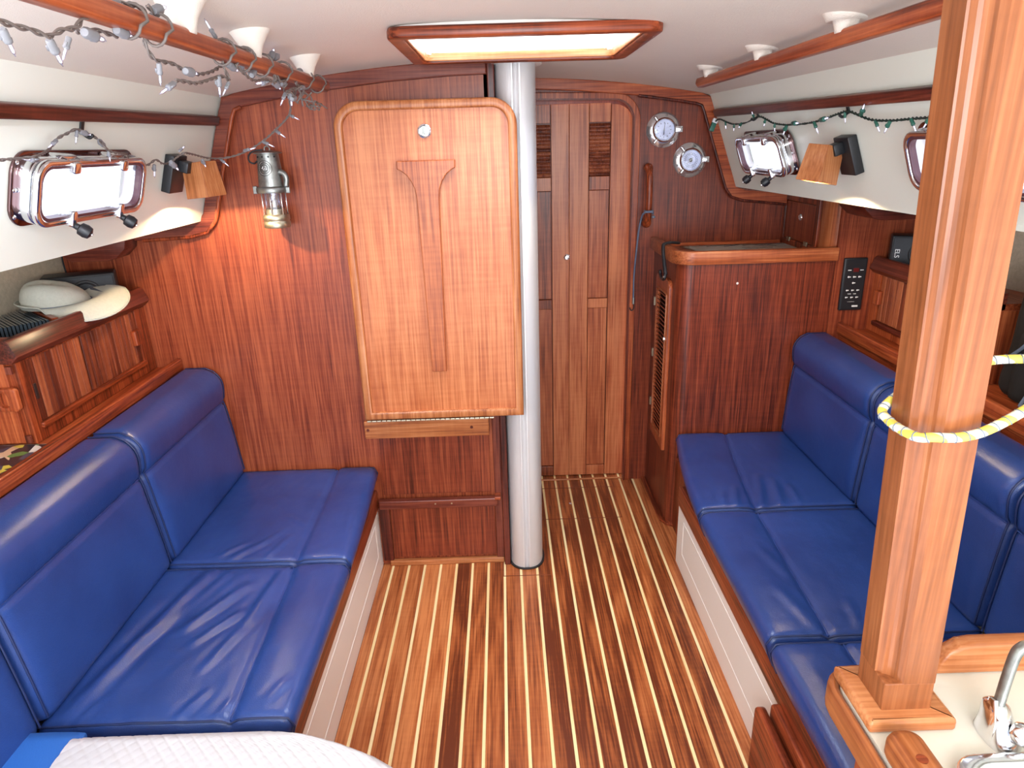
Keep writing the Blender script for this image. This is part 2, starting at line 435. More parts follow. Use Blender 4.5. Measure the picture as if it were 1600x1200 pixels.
o = slab('plank', .037, 2.08, .006, M['plank']); o.location = (-.481, 1.16, 0)
o = slab('plank', .044, 2.78, .006, M['plank']); o.location = (.598, 1.51, 0)
o = slab('plank', .090, .34, .006, M['plank']); o.location = (.666, 2.262, 0)
# lift-out hatch joints and the finger hole, sole edge moulding
b = NB()
box(b, .115, .465, 2.749, 2.752, 0, .0012); box(b, .115, .465, 2.479, 2.482, 0, .0012); box(b, .4625, .4650, 2.482, 2.749, 0, .0012)
box(b, -.040, .140, 2.092, 2.0945, 0, .0012); box(b, -.040, -.0375, 2.0945, 2.2, 0, .0012)
obj('hatch_joint', b, wood('joint', (.10, .02, .01), (.2, .05, .02), (.3, .09, .04), 'x'), floor)
obj('lift_ring', lathe(NB(), [(0, .0025), (.005, .0025), (.007, .001), (.007, 0)], (.258, 2.61, 0), seg=16), M['steel'], floor, 40)
path = [(.612, 2.83), (.612, 2.50), (.616, 2.44), (.634, 2.405), (.665, 2.385)]
obj('edge_moulding', prism(NB(), [tuple(p) for p in [(x, y) for x, y in path]+[(x+.022, y+.006) for x, y in path[::-1]]], XY, 0, .012, .002), M['teak_y'], floor)
obj('threshold', bx(.02, .60, 2.825, 2.836, 0, .006, .002), M['gold_x'], floor)
obj('threshold', bx(.10, .60, 2.885, 2.90, 0, .03, .002), M['dark_x'], floor)

# ---- bulkheads
camber = lambda x: 1.742-.115*x*x
bulk_l = [(-.03, 0)]+[(x, camber(x)+.012) for x in (-.03, -.148, -.339, -.531, -.70, -.80, -.86)]+[(-.965, 1.300), (-1.62, 1.300), (-1.62, 0)]
wl = struct('wall_forward_left', prism(NB(), bulk_l, XZ, 2.2, 2.225), M['bulk'])
arc = [(.45+.075*cos(a), 1.58+.075*sin(a)) for a in [i/8*pi/2 for i in range(9)]]
door_edge = [(.525, 0)]+arc+[(.02, 1.665)]
bulk_r = [(-.03, 1.665)]+[p for p in door_edge[::-1]]+[(1.62, 0), (1.62, 1.315), (.956, 1.315), (.84, 1.66)]+[(x, camber(x)+.012) for x in (.80, .70, .544, .30, .145, -.03)]
wr = struct('wall_forward_right', prism(NB(), bulk_r, XZ, 2.82, 2.84), M['bulk'])
struct('wall_passage', bx(-.045, -.03, 2.2, 3.0, 0, 1.75), M['dark_z'])
# trims on the bulkheads
tl = [(x, camber(x)+.002) for x in (-.148, -.339, -.531, -.70, -.785)]+[(-.826, 1.658), (-.844, 1.622), (-.90, 1.46), (-.944, 1.325), (-.962, 1.305), (-1.0, 1.296), (-1.15, 1.29), (-1.40, 1.285)]
tl2 = [(-.035, 1.744)]+tl
struct('trim_1', ribbon(NB(), tl2, .042, XZ, 2.178, 2.2, .004), M['dark_x'], None)
inner = offs(tl2, .042); ib = NB(); tube(ib, [Vector((p[0], 2.18, p[1])) for p in inner[5:-1]], .006, 8)
struct('trim_2', ib, M['teak_z'], None, 60)
struct('trim_3', bx(-.034, -.012, 2.165, 2.225, 0, 1.742, .003), M['dark_z'])
tr = [(x, camber(x)+.002) for x in (.03, .145, .30, .544, .70, .775)]+[(.818, 1.660), (.836, 1.620), (.94, 1.335), (.955, 1.315), (.985, 1.305), (1.16, 1.285), (1.30, 1.28)]
struct('trim_4', prism(NB(), tr+offs(tr, -.042)[::-1], XZ, 2.795, 2.82, .004), M['teak_x'])
inner = offs(tr, -.042); ib = NB(); tube(ib, [Vector((p[0], 2.797, p[1])) for p in inner[3:-1]], .006, 8)
struct('trim_5', ib, M['dark_z'], None, 60)

# ---- headliner with the skylight opening
HX0, HX1, HY0, HY1 = -.210, .327, 1.548, 1.995
b = slab_holes(NB(), lambda u, v, t: Vector((u, v, camber(u)+t)), -.95, .95, -.9, 2.83, 0, .03, [(HX0, HX1, HY0, HY1)], nu=36)
struct('ceiling', b, M['cream'], None, 50)
# ---- cabin sides with port openings
def WLp(y, z, t=0.0):
    n = Vector((1, 0, -.328)).normalized(); return Vector((-(.954-(z-1.302)*.328), y, z))+n*t
def WRp(y, z, t=0.0):
    n = Vector((-1, -.0288, -.3696)).normalized(); return Vector((.944+(2.8-y)*.0288-(z-1.318)*.3696, y, z))+n*t
PL = (1.330, 1.675, 1.402, 1.498); PR1 = (2.19, 2.535, 1.408, 1.506); PR2 = (1.17, 1.515, 1.408, 1.506)
struct('wall_left', slab_holes(NB(), lambda u, v, t: WLp(u, v, -t), -.9, 2.2, 1.302, 1.675, 0, .03, [PL]), M['gel'])
struct('wall_right', slab_holes(NB(), lambda u, v, t: WRp(u, v, -t), -.9, 2.82, 1.318, 1.69, 0, .03, [PR1, PR2]), M['gel'])
struct('ceiling_side_deck', bx(-1.75, -.957, -.9, 2.2, 1.303, 1.33), M['gel'])
struct('ceiling_side_deck', prism(NB(), [(.95, 2.82), (1.03, -.9), (1.95, -.9), (1.75, 2.82)], XY, 1.319, 1.345), M['gel'])
# hull liners behind the lockers
struct('wall_left_hull', prism(NB(), [(-1.43, 2.2), (-1.80, -.9), (-1.83, -.9), (-1.46, 2.2)], XY, .3, 1.304), M['linen'])
struct('wall_right_hull', prism(NB(), [(1.46, 2.42), (1.83, -.9), (1.86, -.9), (1.49, 2.42)], XY, .3, 1.32), M['linen'])
struct('wall_right_end', bx(1.195, 1.62, 2.40, 2.42, .3, 1.319), M['bulk'])

# ---- door with louvres
DF = 2.872
def D(x): return x*DF/2.8
def Dz(z): return 1.5+(z-1.5)*DF/2.8
door = T('door_1', (.27, DF, 0), None, None, kind='structure')
def dplank(x0, x1, z0, z1, y=DF, name='plank', mat=None, bev=.0015): return door.part(name, bx(D(x0), D(x1), y, y+.02, max(.004, Dz(z0)) if z0 > 0 else .004, Dz(z1), bev), mat or M['door'])
dplank(.20, .2705, 0, 1.645); dplank(.2715, .349, 0, 1.645)
door.part('backing', bx(D(.0), D(.53), DF+.021, DF+.03, .004, 1.68), M['dark_z'])
st = NB(); prism(st, [(D(.436), .004), (D(.525), .004)]+[(D(.45+.072*cos(i/6*pi/2)), Dz(1.568+.072*sin(i/6*pi/2))) for i in range(7)]+[(D(.436), Dz(1.64))], XZ, DF, DF+.02, .0015)
door.part('stile', st, M['door']); dplank(.035, .1105, 0, 1.645, name='stile')
for x0, x1 in ((.1125, .198), (.351, .434)):
    for z0, z1 in ((1.577, 1.645), (1.322, 1.374), (.836, .876), (0, .088)): dplank(x0, x1, z0, z1, name='rail')
    for z0, z1 in ((.878, 1.320), (.090, .834)): dplank(x0+.001, x1-.001, z0, z1, DF+.008, name='panel')
    sl = None
    for i in range(14):
        z = 1.380+i*.0138
        if sl is None:
            q = bx(-(x1-x0)/2*1.02, (x1-x0)/2*1.02, -.006, .006, -.009, .009, .001, 1); xf(q, Matrix.Rotation(RAD(-38), 4, 'X'))
            sl = obj('slat', q, M['slat'], door.e); o = sl
        else: o = sl.copy(); COL.objects.link(o)
        o.location = Vector((D((x0+x1)/2), DF+.012, Dz(z)+.004))-door.b
door.part('door_knob', lathe(NB(), [(0, .016), (.008, .015), (.010, .010), (.006, .004), (.013, 0)], (D(.262), DF, Dz(1.055)), (0, -1, 0), 20), M['steel'], 40)
fr = [(.527, 0.0)]+[(.45+.077*cos(i/8*pi/2), 1.58+.077*sin(i/8*pi/2)) for i in range(9)]+[(.02, 1.668)]
door.part('door_frame', ribbon(NB(), fr, -.026, XZ, 2.810, 2.822, .003), M['teak_z'])
dk = ribbon(NB(), fr, -.004, XZ, 2.8085, 2.815, 0); door.part('frame_bead', dk, M['dark_z'])

# ---- skylight
sk = T('window_4', (.065, 1.77, 1.73), None, None, kind='structure')
out = rrect(-.228, .345, 1.515, 2.012, .035, 3); inn = rrect(-.198, .315, 1.550, 1.990, .022, 3)
sk.part('wooden_frame', ring(NB(), out, inn, XY, 1.712, 1.734, .005), M['teak_x'], 50)
inn2 = rrect(-.192, .309, 1.558, 1.984, .022, 3)
sk.part('inner_bead', ring(NB(), inn, inn2, XY, 1.719, 1.74, .002), M['gold_x'], 50)
sk.part('shaft', ring(NB(), rrect(-.225, .342, 1.535, 2.008, .04, 5), rrect(-.195, .312, 1.560, 1.985, .03, 5), XY, 1.735, 1.86), M['gelwhite'], 50)
sk.part('hatch_ring', ring(NB(), rrect(-.215, .345, 1.545, 2.012, .06, 6), rrect(-.150, .280, 1.605, 1.955, .06, 6), XY, 1.862, 1.88, .003), M['white'], 50)
sk.part('pane', bx(-.15, .28, 1.60, 1.96, 1.885, 1.893), M['glass'])
sk.part('hatch_handle', tube(NB(), smoothpath([(.205, 1.93, 1.86), (.205, 1.925, 1.835), (.225, 1.92, 1.832), (.235, 1.925, 1.845), (.235, 1.93, 1.86)]), .004, 8), M['steel'], 60)
sk.part('stay_bar', bx(.03, .13, 1.935, 1.95, 1.850, 1.862, .002), M['pewter'])

# ---- ports
def port(n, W, y0, y1, z0, z1, name):
    yc = (y0+y1)/2; zc = (z0+z1)/2; hw = (y1-y0)/2; hh = (z1-z0)/2*1.055
    sl = Vector(W(yc, zc+.5))-Vector(W(yc, zc-.5)); sl.normalize()
    nn = (Vector(W(yc, zc, 1))-Vector(W(yc, zc, 0))).normalized()
    c0 = Vector(W(yc, zc, 0)); yy = Vector((0, 1, 0))
    F = lambda u, v, t: c0+yy*u+sl*v+nn*t
    p = T('window_%d' % n, c0, None, None, kind='structure')
    o1 = rrect(-hw, hw, -hh, hh, .042, 7); o2 = rrect(-hw+.026, hw-.026, -hh+.018, hh-.018, .034, 7)
    p.part('flange', ring(NB(), o1, o2, F, 0, .006, .0015), M['port_reflection'], 50)
    o3 = rrect(-hw+.014, hw-.014, -hh+.008, hh-.008, .038, 7); o4 = rrect(-hw+.022, hw-.022, -hh+.015, hh-.015, .034, 7)
    p.part('rim', ring(NB(), o3, o4, F, -.005, .030, .003), M['chrome'], 50)
    o5 = rrect(-hw+.013, hw-.013, -hh+.007, hh-.007, .038, 7); o6 = rrect(-hw+.026, hw-.026, -hh+.019, hh-.019, .030, 7)
    p.part('opening_frame', ring(NB(), o5, o6, F, .032, .046, .004), M['chrome'], 50)
    o7 = rrect(-hw+.031, hw-.031, -hh+.024, hh-.024, .028, 7)
    p.part('gasket', ring(NB(), o6, o7, F, .028, .043), M['gasket'], 50)
    p.part('pane', prism(NB(), o6, F, .034, .040), M['glass'])
    p.part('outer_sleeve', ring(NB(), rrect(-hw+.022, hw-.022, -hh+.015, hh-.015, .034, 7), rrect(-hw+.028, hw-.028, -hh+.021, hh-.021, .030, 7), F, -.032, .026), M['gelwhite'], 50)
    for u in (-hw*.42, hw*.42):
        b = NB(); s0 = len(b.verts)
        prism(b, rrect(u-.03, u+.03, hh-.022, hh-.002, .009, 4), F, .006, .034, .003)
        prism(b, rrect(u-.012, u+.012, hh-.034, hh-.010, .006, 4), F, .03, .052, .003)
        lathe(b, [(0, .012), (.006, .011), (.008, 0)], F(u-.022, hh-.012, .033), nn, 12); lathe(b, [(0, .012), (.006, .011), (.008, 0)], F(u+.022, hh-.012, .033), nn, 12)
        p.part('hinge', b, M['chrome'], 50)
        b = NB(); prism(b, rrect(u-.020, u+.020, -hh+.002, -hh+.026, .008, 4), F, .006, .034, .003)
        prism(b, rrect(u-.008, u+.008, -hh+.002, -hh+.036, .005, 4), F, .034, .054, .003)
        d = p.part('dog', b, M['chrome'], 50)
        q = NB(); ax = (nn*.9-sl*.35+yy*.25).normalized()
        lathe(q, [(0, 0), (.006, .001), (.007, .010), (.013, .013), (.0145, .024), (.012, .033), (.005, .036), (0, .036)], F(u+.004, -hh+.006, .048), ax, 20)
        kn = p.part('knob', q, M['black'], 50)
        q = lathe(NB(), [(0, .002), (.0035, .0015), (.0035, 0)], F(u+.004, -hh+.006, .048)+ax*.036, ax, 12); p.part('screw', q, M['chrome'], 60)
    for (u, v) in ((-hw+.010, 0), (hw-.010, 0), (-hw+.014, hh-.02), (hw-.014, hh-.02), (-hw+.014, -hh+.02), (hw-.014, -hh+.02)):
        p.part('screw', lathe(NB(), [(0, .003), (.003, .0025), (.0048, 0)], F(u, v, .006), nn, 12), M['chrome'], 60)
    return p
M['port_reflection'] = plain('port_flange_reflection_tint', (.20, .12, .12), .12, metal=1)  # chrome flange: the maroon of the reflected wood is put into its colour
port(1, WLp, 1.288, 1.716, 1.382, 1.518, 'l'); port(2, WRp, 2.15, 2.575, 1.388, 1.526, 'r'); port(3, WRp, 1.13, 1.555, 1.388, 1.526, 'r')

# ---- mast
def superell(cx, cy, a, b, e, n=48):
    out = []
    for i in range(n):
        t = 2*pi*i/n; c, s = cos(t), sin(t)
        out.append((cx+a*math.copysign(abs(c)**(2/e), c), cy+b*math.copysign(abs(s)**(2/e), s)))
    return out
mast = T('mast', (.050, 2.215, 0), 'silver aluminium mast running from sole to headliner beside the folded table', 'mast')
prof = superell(.050, 2.222, .062, .088, 2.35, 56)
pr2 = []
for x, y in prof:  # sail track down the aft face: a shallow channel with two lips
    if y < 2.2 and abs(x-.050) < .016: y += .0065 if abs(x-.050) < .009 else -.001
    pr2.append((x, y))
mast.part('extrusion', prism(NB(), pr2, XY, 0.0, 1.742), M['alu'], 25)
for dx in (-.0115, .0115): mast.part('track_lip', bx(.050+dx-.0028, .050+dx+.0028, 2.1285, 2.14, .012, 1.74, .001), M['alu'])
mast.part('rubber_boot', ring(NB(), superell(.050, 2.222, .069, .094, 2.35, 40), superell(.050, 2.222, .0615, .0875, 2.35, 40), XY, 0, .007, .001), M['rubber'], 50)
mast.part('collar', ring(NB(), superell(.050, 2.222, .082, .100, 2.35, 40), superell(.050, 2.222, .0615, .0875, 2.35, 40), XY, 1.728, 1.742, .002), M['gelwhite'], 50)

# ================================================================= FOLDED TABLE
tb = T('folding_table', (-.217, 2.12, .63), 'honey coloured teak table folded up flat against the bulkhead, rounded top corners', 'table')
def TO(d): return rrect(-.484+d, .050-d, .643+d, 1.633-d, .075-d, 8, (0, 0, 1, 1))
tb.part('tabletop', prism(NB(), TO(.020), XZ, 2.096, 2.122), M['leaf'])
tb.part('edge_band', ring(NB(), TO(0), TO(.026), XZ, 2.084, 2.126, .006), M['gold_z'], 50)
tb.part('second_leaf', prism(NB(), TO(.012), XZ, 2.130, 2.165, .003), M['teak_z'])
cx = -.222; half = [(.086, 1.466), (.086, 1.444), (.074, 1.438), (.058, 1.425), (.045, 1.405), (.037, 1.385), (.034, 1.360), (.023, .812)]
leg = tb.part('folding_leg', prism(NB(), [(cx+a, z) for a, z in half]+[(cx-a, z) for a, z in half[::-1]], XZ, 2.072, 2.096, .0025), M['leaf'])
tb.part('latch', lathe(NB(), [(0, .006), (.006, .006), (.008, .004), (.013, .004), (.016, .009), (.0195, .007), (.021, 0)], (-.221, 2.096, 1.547), (0, -1, 0), 28), M['steel'], 40, label='round chrome turn latch')
tb.part('latch_tongue', bx(-.227, -.219, 2.084, 2.092, 1.536, 1.558, .001), M['pewter'])
b = NB()
for i in range(26): tube(b, [(-.478+i*.0165, 2.088, .638), (-.4645+i*.0165, 2.088, .638)], .0035, 8)
tb.part('piano_hinge', b, M['brassold'], 60)
cl = T('support_cleat', (-.28, 2.15, .56), 'pale teak cleat screwed to the bulkhead just under the folded table', 'cleat')
cl.part('cleat_board', bx(-.497, -.070, 2.112, 2.20, .562, .627, .004), M['gold_x'])
for x in (-.485, -.13): cl.part('wood_plug', lathe(NB(), [(0, .001), (.005, .001), (.0055, 0)], (x, 2.112, .595), (0, -1, 0), 12), M['dark_x'])
lk = T('locker_door', (-.26, 2.19, .03), 'plain teak locker door low on the bulkhead beneath the folded table', 'locker door')
lk.part('panel', bx(-.452, -.064, 2.190, 2.2, .034, .252, .002), M['bulk'])
lk.part('stile', bx(-.494, -.456, 2.185, 2.2, .022, .252, .002), M['dark_z']); lk.part('stile', bx(-.062, -.034, 2.185, 2.2, .022, .62, .002), M['dark_z'])
lk.part('panel', bx(-.47, -.075, 2.193, 2.2, .30, .56, .002), M['bulk'])
bt = T('batten', (-.27, 2.17, .25), 'dark teak retaining batten across the lower bulkhead above the locker door', 'batten')
bt.part('bar', bx(-.487, -.052, 2.160, 2.185, .256, .290, .004), M['dark_x'])
bt.part('catch', bx(-.062, -.040, 2.15, 2.19, .285, .300, .002), M['teak_x'])
for x in (-.28, -.22): bt.part('screw', lathe(NB(), [(0, .001), (.003, .001), (.003, 0)], (x, 2.160, .275), (0, -1, 0), 10), M['brassold'])
struct('baseboard_forward', bx(-.47, -.035, 2.180, 2.2, 0, .022, .004), M['gold_x'])
pl = T('door_pull', (-.004, 2.30, .5), 'slim metal latch plate in the dark gap beside the mast', 'latch plate')
pl.part('plate', bx(-.030, -.027, 2.26, 2.275, .44, .53, .001), M['steel'])

# ================================================================= SETTEES
def settee(sg, x_front, x_seatback, x_ledge, x_cab, x_hull, y_end, y0, yl, lab, yf=None):
    yf = yf or y_end
    "sg -1 port, +1 starboard. fixed joinery of the seat"
    def X(a, b): return (min(a, b), max(a, b))
    s = T('settee_base', (sg*abs((x_front+x_ledge)/2), (y_end+y0)/2, 0), lab[0], 'settee base')
    xf_, xl, xh = sg*x_front, sg*x_ledge, sg*x_hull
    s.part('seat_box', bx(*X(xf_+sg*.012, sg*(x_ledge+.02)), y0, yf, 0, .300), M['gelwhite'])
    s.part('front_panel', bx(*X(xf_, xf_+sg*.014), y0, yf, 0.0, .27, .001), M['gelwhite'], label='cream moulded panel under the seat')
    if yf < y_end: s.part('end_box', bx(*X(xf_+sg*.045, sg*(x_ledge+.02)), yf, y_end, 0, .312, .003), M['teak_z'])
    for z in (.075, .205): s.part('bead', bx(*X(xf_-sg*.0012, xf_+sg*.004), y0, yf-.07, z, z+.005, .0015), M['gelwhite'])
    s.part('bead', bx(*X(xf_-sg*.0012, xf_+sg*.004), yf-.076, yf-.070, .075, .205, .0015), M['gelwhite'])
    s.part('front_rail', bx(*X(xf_-sg*.006, xf_+sg*.03), y0, yf, .246, .318, .006, 3), M['teak_y'], 40, label='varnished teak rail along the seat edge')
    l = T('ledge', (sg*(x_ledge+.15), (y_end+y0)/2, .80), lab[1], 'ledge')
    l.part('back_board', bx(*X(sg*(x_ledge+.006), sg*(x_ledge+.02)), yl, y_end, .30, .798), M['teak_y'])
    l.part('shelf_board', bx(*X(sg*(x_ledge+.004), xh), yl, y_end, .798, .818, .001), M['teak_y'])
    l.part('fiddle_rail', bx(*X(xl-sg*.004, xl+sg*.014), yl, y_end, .806, .848, .005, 3), M['teak_y'], 40)
    l.part('cap_bead', bx(*X(xl+sg*.012, xl+sg*.020), yl, y_end, .816, .826, .002), M['gold_y'])
    return s, l
settee(-1, .500, .957, 1.116, 1.20, 1.44, 2.20, 1.035, .50, ('cream and teak base of the settee on the side of the folded table', 'teak ledge with raised lip behind the settee under the straw hat'))
settee(1, .613, 1.06, 1.235, 1.34, 1.47, 2.40, .70, .70, ('cream and teak base of the settee next to the louvred cabinet', 'teak ledge with raised lip under the black control panel'), yf=2.155)

def g_(d, w_): return exp(-(d/w_)**2)
def segd(p, a, b):
    ax, ay = a; bx_, by = b; dx, dy = bx_-ax, by-ay; t = ((p[0]-ax)*dx+(p[1]-ay)*dy)/(dx*dx+dy*dy)
    t_ = min(1, max(0, t)); return sqrt((p[0]-ax-dx*t_)**2+(p[1]-ay-dy*t_)**2), t_
def seat(sg, xf_, xb, y0, y1, s0, s1, folds, lab, nz_=.0012, tp=0.0):
    "seat cushion; s0/s1 distance of the seam from the front edge at the aft / forward end"
    t = T('seat_cushion', (sg*(xf_+xb)/2, (y0+y1)/2, .32), lab, 'cushion', 'seat cushions')
    ztop = .418
    def fn(p):
        d = p.x*sg-xf_                      # distance from the front edge
        v = (p.y-y0)/(y1-y0); sd = s0+(s1-s0)*v
        k = min(1, max(0, (p.z-.36)/.05))
        z = p.z; e = min(1, (p.y-y0)/.05, (y1-p.y)/.05); e = max(0, e)
        if d < sd: z += k*.010*sin(pi*min(1, max(0, d/sd)))**.7*(.5+.5*e)
        else: z += k*.006*sin(pi*min(1, (d-sd)/(xb-xf_-sd)))*e
        z -= k*.0075*g_(d-sd, .007)
        q = (p.x*sg, p.y)
        for a, b, w_, h in folds:
            dd, tt = segd(q, a, b); z += k*h*sin(pi*min(1, max(.0, .04+tt*.92)))**.6*(g_(dd, w_)-.45*g_(dd-w_*1.9, w_*.9))
        z += k*nz_*noise.noise(Vector((p.x*11, p.y*6, 3)))*2+k*.0008*noise.noise(Vector((p.x*45, p.y*22, 9)))
        x = p.x
        if d < .10: x += sg*.030*min(1, max(0, (.394-p.z)/.074))**1.3*(1-max(0, d)/.10)
        x += sg*tp*max(0, v)**1.6*max(0, 1-max(0, d)/(xb-xf_))
        return Vector((x, p.y, z))
    xa, xb_ = sorted((sg*xf_, sg*xb))
    c = t.part('cover', rbox(NB(), xa, xb_, y0, y1, .316, ztop, .024, 64, 76, 12, fn), M['leather'], 180)
    # seams
    def top(x, y):
        return fn(Vector((x, y, ztop)))
    b = NB(); pts = [top(sg*(xf_+s0+(s1-s0)*i/24), y0+.012+(y1-y0-.024)*i/24)+Vector((0, 0, .0012)) for i in range(25)]
    tube(b, pts, .0022, 6); t.part('seam', b, M['leather'], 60)
    for yy, nm in ((y0+.009, 'piping'), (y1-.009, 'piping')):
        b = NB(); pts = []
        for i in range(31):
            x = sg*(xf_+.012+(xb-xf_-.02)*i/30); q = top(x, yy); q.z = min(q.z, ztop+.004)-.0035; pts.append(q)
        pts = [fn(Vector((sg*xf_, yy, zz))) for zz in (.335, .37, .395)]+pts
        tube(b, pts, .0022, 6); t.part(nm, b, M['stitch'], 60)
    return t
def back(sg, xf_, y0, y1, lab, zb=.41, zt=.818):
    t = T('back_cushion', (sg*(xf_+.07), (y0+y1)/2, zb), lab, 'cushion', 'back cushions')
    def fn(p):
        x = p.x; h = (p.z-zb); u = x*sg-xf_          # 0 at front face
        f = max(0, 1-u/.08)
        ez = min(1, max(0, (p.y-y0)/.045), max(0, (y1-p.y)/.045))
        dx = .125*h*(.9 if sg < 0 else .55)
        bulge = 0
        if p.z > .692: bulge = .016*sin(pi*min(1, (p.z-.692)/.15))*f
        else: bulge = .007*sin(pi*max(0, h)/(.692-zb))*f*ez
        bulge -= .008*g_(p.z-.692, .006)*f
        bulge += f*.0012*noise.noise(Vector((p.y*9, p.z*9, xf_)))
        # rounded crown
        z = p.z
        if p.z > .755 and f > 0: x += sg*.030*((p.z-.755)/(zt-.755))**2.2*f
        return Vector((x+sg*dx-sg*bulge, p.y, z))
    xa, xb_ = sorted((sg*xf_, sg*(xf_+.118)))
    t.part('cover', rbox(NB(), xa, xb_, y0, y1, zb, zt, .030, 12, 44, 56, fn), M['leather'], 180)
    b = NB(); pts = [fn(Vector((sg*xf_, y0+.012+(y1-y0-.024)*i/20, .692)))-Vector((sg*.0012, 0, 0)) for i in range(21)]
    tube(b, pts, .0022, 6); t.part('seam', b, M['leather'], 60)
    for yy in (y0+.010, y1-.010):
        b = NB(); pts = []
        for i in range(29):
            z = zb+.02+(zt-zb-.035)*i/28; q = fn(Vector((sg*(xf_+.0035), yy, z))); pts.append(q)
        for i in range(1, 12):
            q = fn(Vector((sg*(xf_+.010+.09*i/11), yy, zt-.0035))); pts.append(q)
        tube(b, pts, .0022, 6); t.part('piping', b, M['stitch'], 60)
    return t
seat(-1, .460, .985, 1.608, 2.194, .152, .150, [((.80, 1.63), (.72, 1.72), .010, .003), ((.84, 1.64), (.79, 1.70), .008, .003), ((.70, 1.63), (.66, 1.74), .009, .003), ((.64, 1.80), (.70, 1.86), .008, .002), ((.75, 1.66), (.69, 1.78), .007, .0025)],
     'blue leather seat cushion touching the bulkhead with the folded table', tp=.024)
seat(-1, .458, .985, 1.052, 1.602, .130, .155, [((.93, 1.09), (.83, 1.57), .017, .010), ((.80, 1.33), (.71, 1.50), .013, .007), ((.76, 1.28), (.68, 1.40), .010, .005), ((.655, 1.36), (.63, 1.57), .014, .009), ((.70, 1.20), (.66, 1.34), .010, .004), ((.87, 1.30), (.78, 1.56), .012, .004), ((.90, 1.06), (.88, 1.12), .008, .003), ((.70, 1.06), (.66, 1.14), .009, .004), ((.62, 1.06), (.60, 1.12), .008, .003), ((.52, 1.10), (.50, 1.16), .010, .003)],
     'wrinkled blue leather seat cushion bordering the white quilt')
seat(1, .578, 1.085, 1.812, 2.394, .180, .225, [((.78, 1.83), (.83, 2.02), .012, .006), ((.84, 1.83), (.87, 1.98), .012, .005), ((.90, 1.83), (.91, 1.94), .010, .004), ((.70, 1.83), (.73, 1.95), .010, .004), ((.66, 1.83), (.68, 1.92), .009, .003)],
     'blue leather seat cushion touching the louvred cabinet', tp=.075)
seat(1, .576, 1.085, 1.236, 1.806, .145, .180, [((.70, 1.26), (.66, 1.42), .014, .003), ((.72, 1.45), (.68, 1.60), .014, .003), ((.80, 1.26), (.82, 1.36), .010, .003), ((.90, 1.26), (.93, 1.34), .010, .003)],
     'middle blue leather seat cushion of the settee behind the wooden post')
seat(1, .576, 1.085, .700, 1.230, .145, .165, [], 'blue leather seat cushion nearest the galley counter')
back(-1, .953, 1.628, 2.192, 'blue leather back cushion touching the bulkhead below the straw hat')
back(-1, .953, 1.062, 1.622, 'blue leather back cushion above the wrinkled seat cushion')
back(-1, .953, .50, 1.056, 'blue leather back cushion beside the bright blue cloth')
back(1, 1.055, 1.822, 2.388, 'blue leather back cushion touching the teak cabinet front')
back(1, 1.055, 1.244, 1.816, 'blue leather back cushion mostly behind the wooden post')
back(1, 1.055, .68, 1.238, 'blue leather back cushion above the galley counter rail')

# ================================================================= SLATTED LOCKERS ABOVE THE SETTEES
def slats(t, x, y0, y1, z0, z1, n, sg, parent, w_gap=.0016):
    w_ = (y1-y0)/n; src = None
    for i in range(n):
        if src is None:
            q = bx(-.003, .003, -w_/2+w_gap/2, w_/2-w_gap/2, -(z1-z0)/2, (z1-z0)/2, .0018, 2); o = src = obj('slat', q, M['slat'], parent)
        else: o = src.copy(); COL.objects.link(o)
        o.location = Vector((x, y0+w_*(i+.5), (z0+z1)/2))-t.b
lo = T('slatted_locker', (-1.32, 1.92, .82), 'teak locker with two tambour slat doors below the straw hat', 'cabinet')
lo.part('body', bx(-1.42, -1.212, 1.575, 2.198, .819, 1.032, .001), M['teak_z'])
lo.part('top_board', bx(-1.42, -1.205, 1.575, 2.198, 1.032, 1.052, .001), M['teak_y'])
lo.part('face_frame', ring(NB(), [(1.572, .820), (2.196, .820), (2.196, 1.034), (1.572, 1.034)], [(1.608, .862), (2.130, .862), (2.130, 1.030), (1.608, 1.030)], YZ, -1.212, -1.200, .001), M['teak_z'])
lo.part('bottom_rail', bx(-1.212, -1.192, 1.60, 2.135, .850, .866, .004), M['teak_y'])
prof = [(-1.232, 1.040), (-1.196, 1.036), (-1.186, 1.044), (-1.176, 1.054), (-1.190, 1.090), (-1.196, 1.096), (-1.206, 1.096), (-1.210, 1.088), (-1.232, 1.088)]
lo.part('moulding', prism(NB(), prof, XZ, 1.552, 2.196, .001), M['dark_y'], 30)
prof2 = [(1.590, 1.040), (1.570, 1.036), (1.562, 1.044), (1.552, 1.054), (1.562, 1.090), (1.570, 1.096), (1.590, 1.096)]
lo.part('moulding', prism(NB(), prof2, YZ, -1.44, -1.196, .001), M['dark_x'], 30)
for (a, c, zk, yh) in ((1.611, 1.834, .0, 1.62), (1.840, 2.127, .0, 2.1)):
    d = lo.part('door', bx(-1.212, -1.209, a, c, .864, 1.032, .0005), M['dark_z'])
    slats(lo, -1.205, a, c, .866, 1.031, 9 if yh < 2 else 11, -1, d)
    if yh > 2: lo.part('handle', bx(-1.203, -1.186, 2.088, 2.124, .925, .974, .004), M['teak_z'], parent=d)
    else: lo.part('finger_notch', bx(-1.203, -1.2005, 1.614, 1.624, .925, .966, .001), M['darkfill'], parent=d)
d = lo.part('end_panel', bx(-1.42, -1.225, 1.566, 1.575, .825, 1.034, .001), M['teak_z'])
lo.part('handle', ring(NB(), rrect(-1.268, -1.206, .915, .975, .010, 4), rrect(-1.252, -1.228, .926, .964, .010, 4), XZ, 1.552, 1.568, .003), M['teak_z'], 40, parent=d)
for z in (.835, 1.018): lo.part('hinge', bx(-1.222, -1.208, 1.562, 1.570, z-.010, z+.010, .001), M['dark_z'], parent=d)
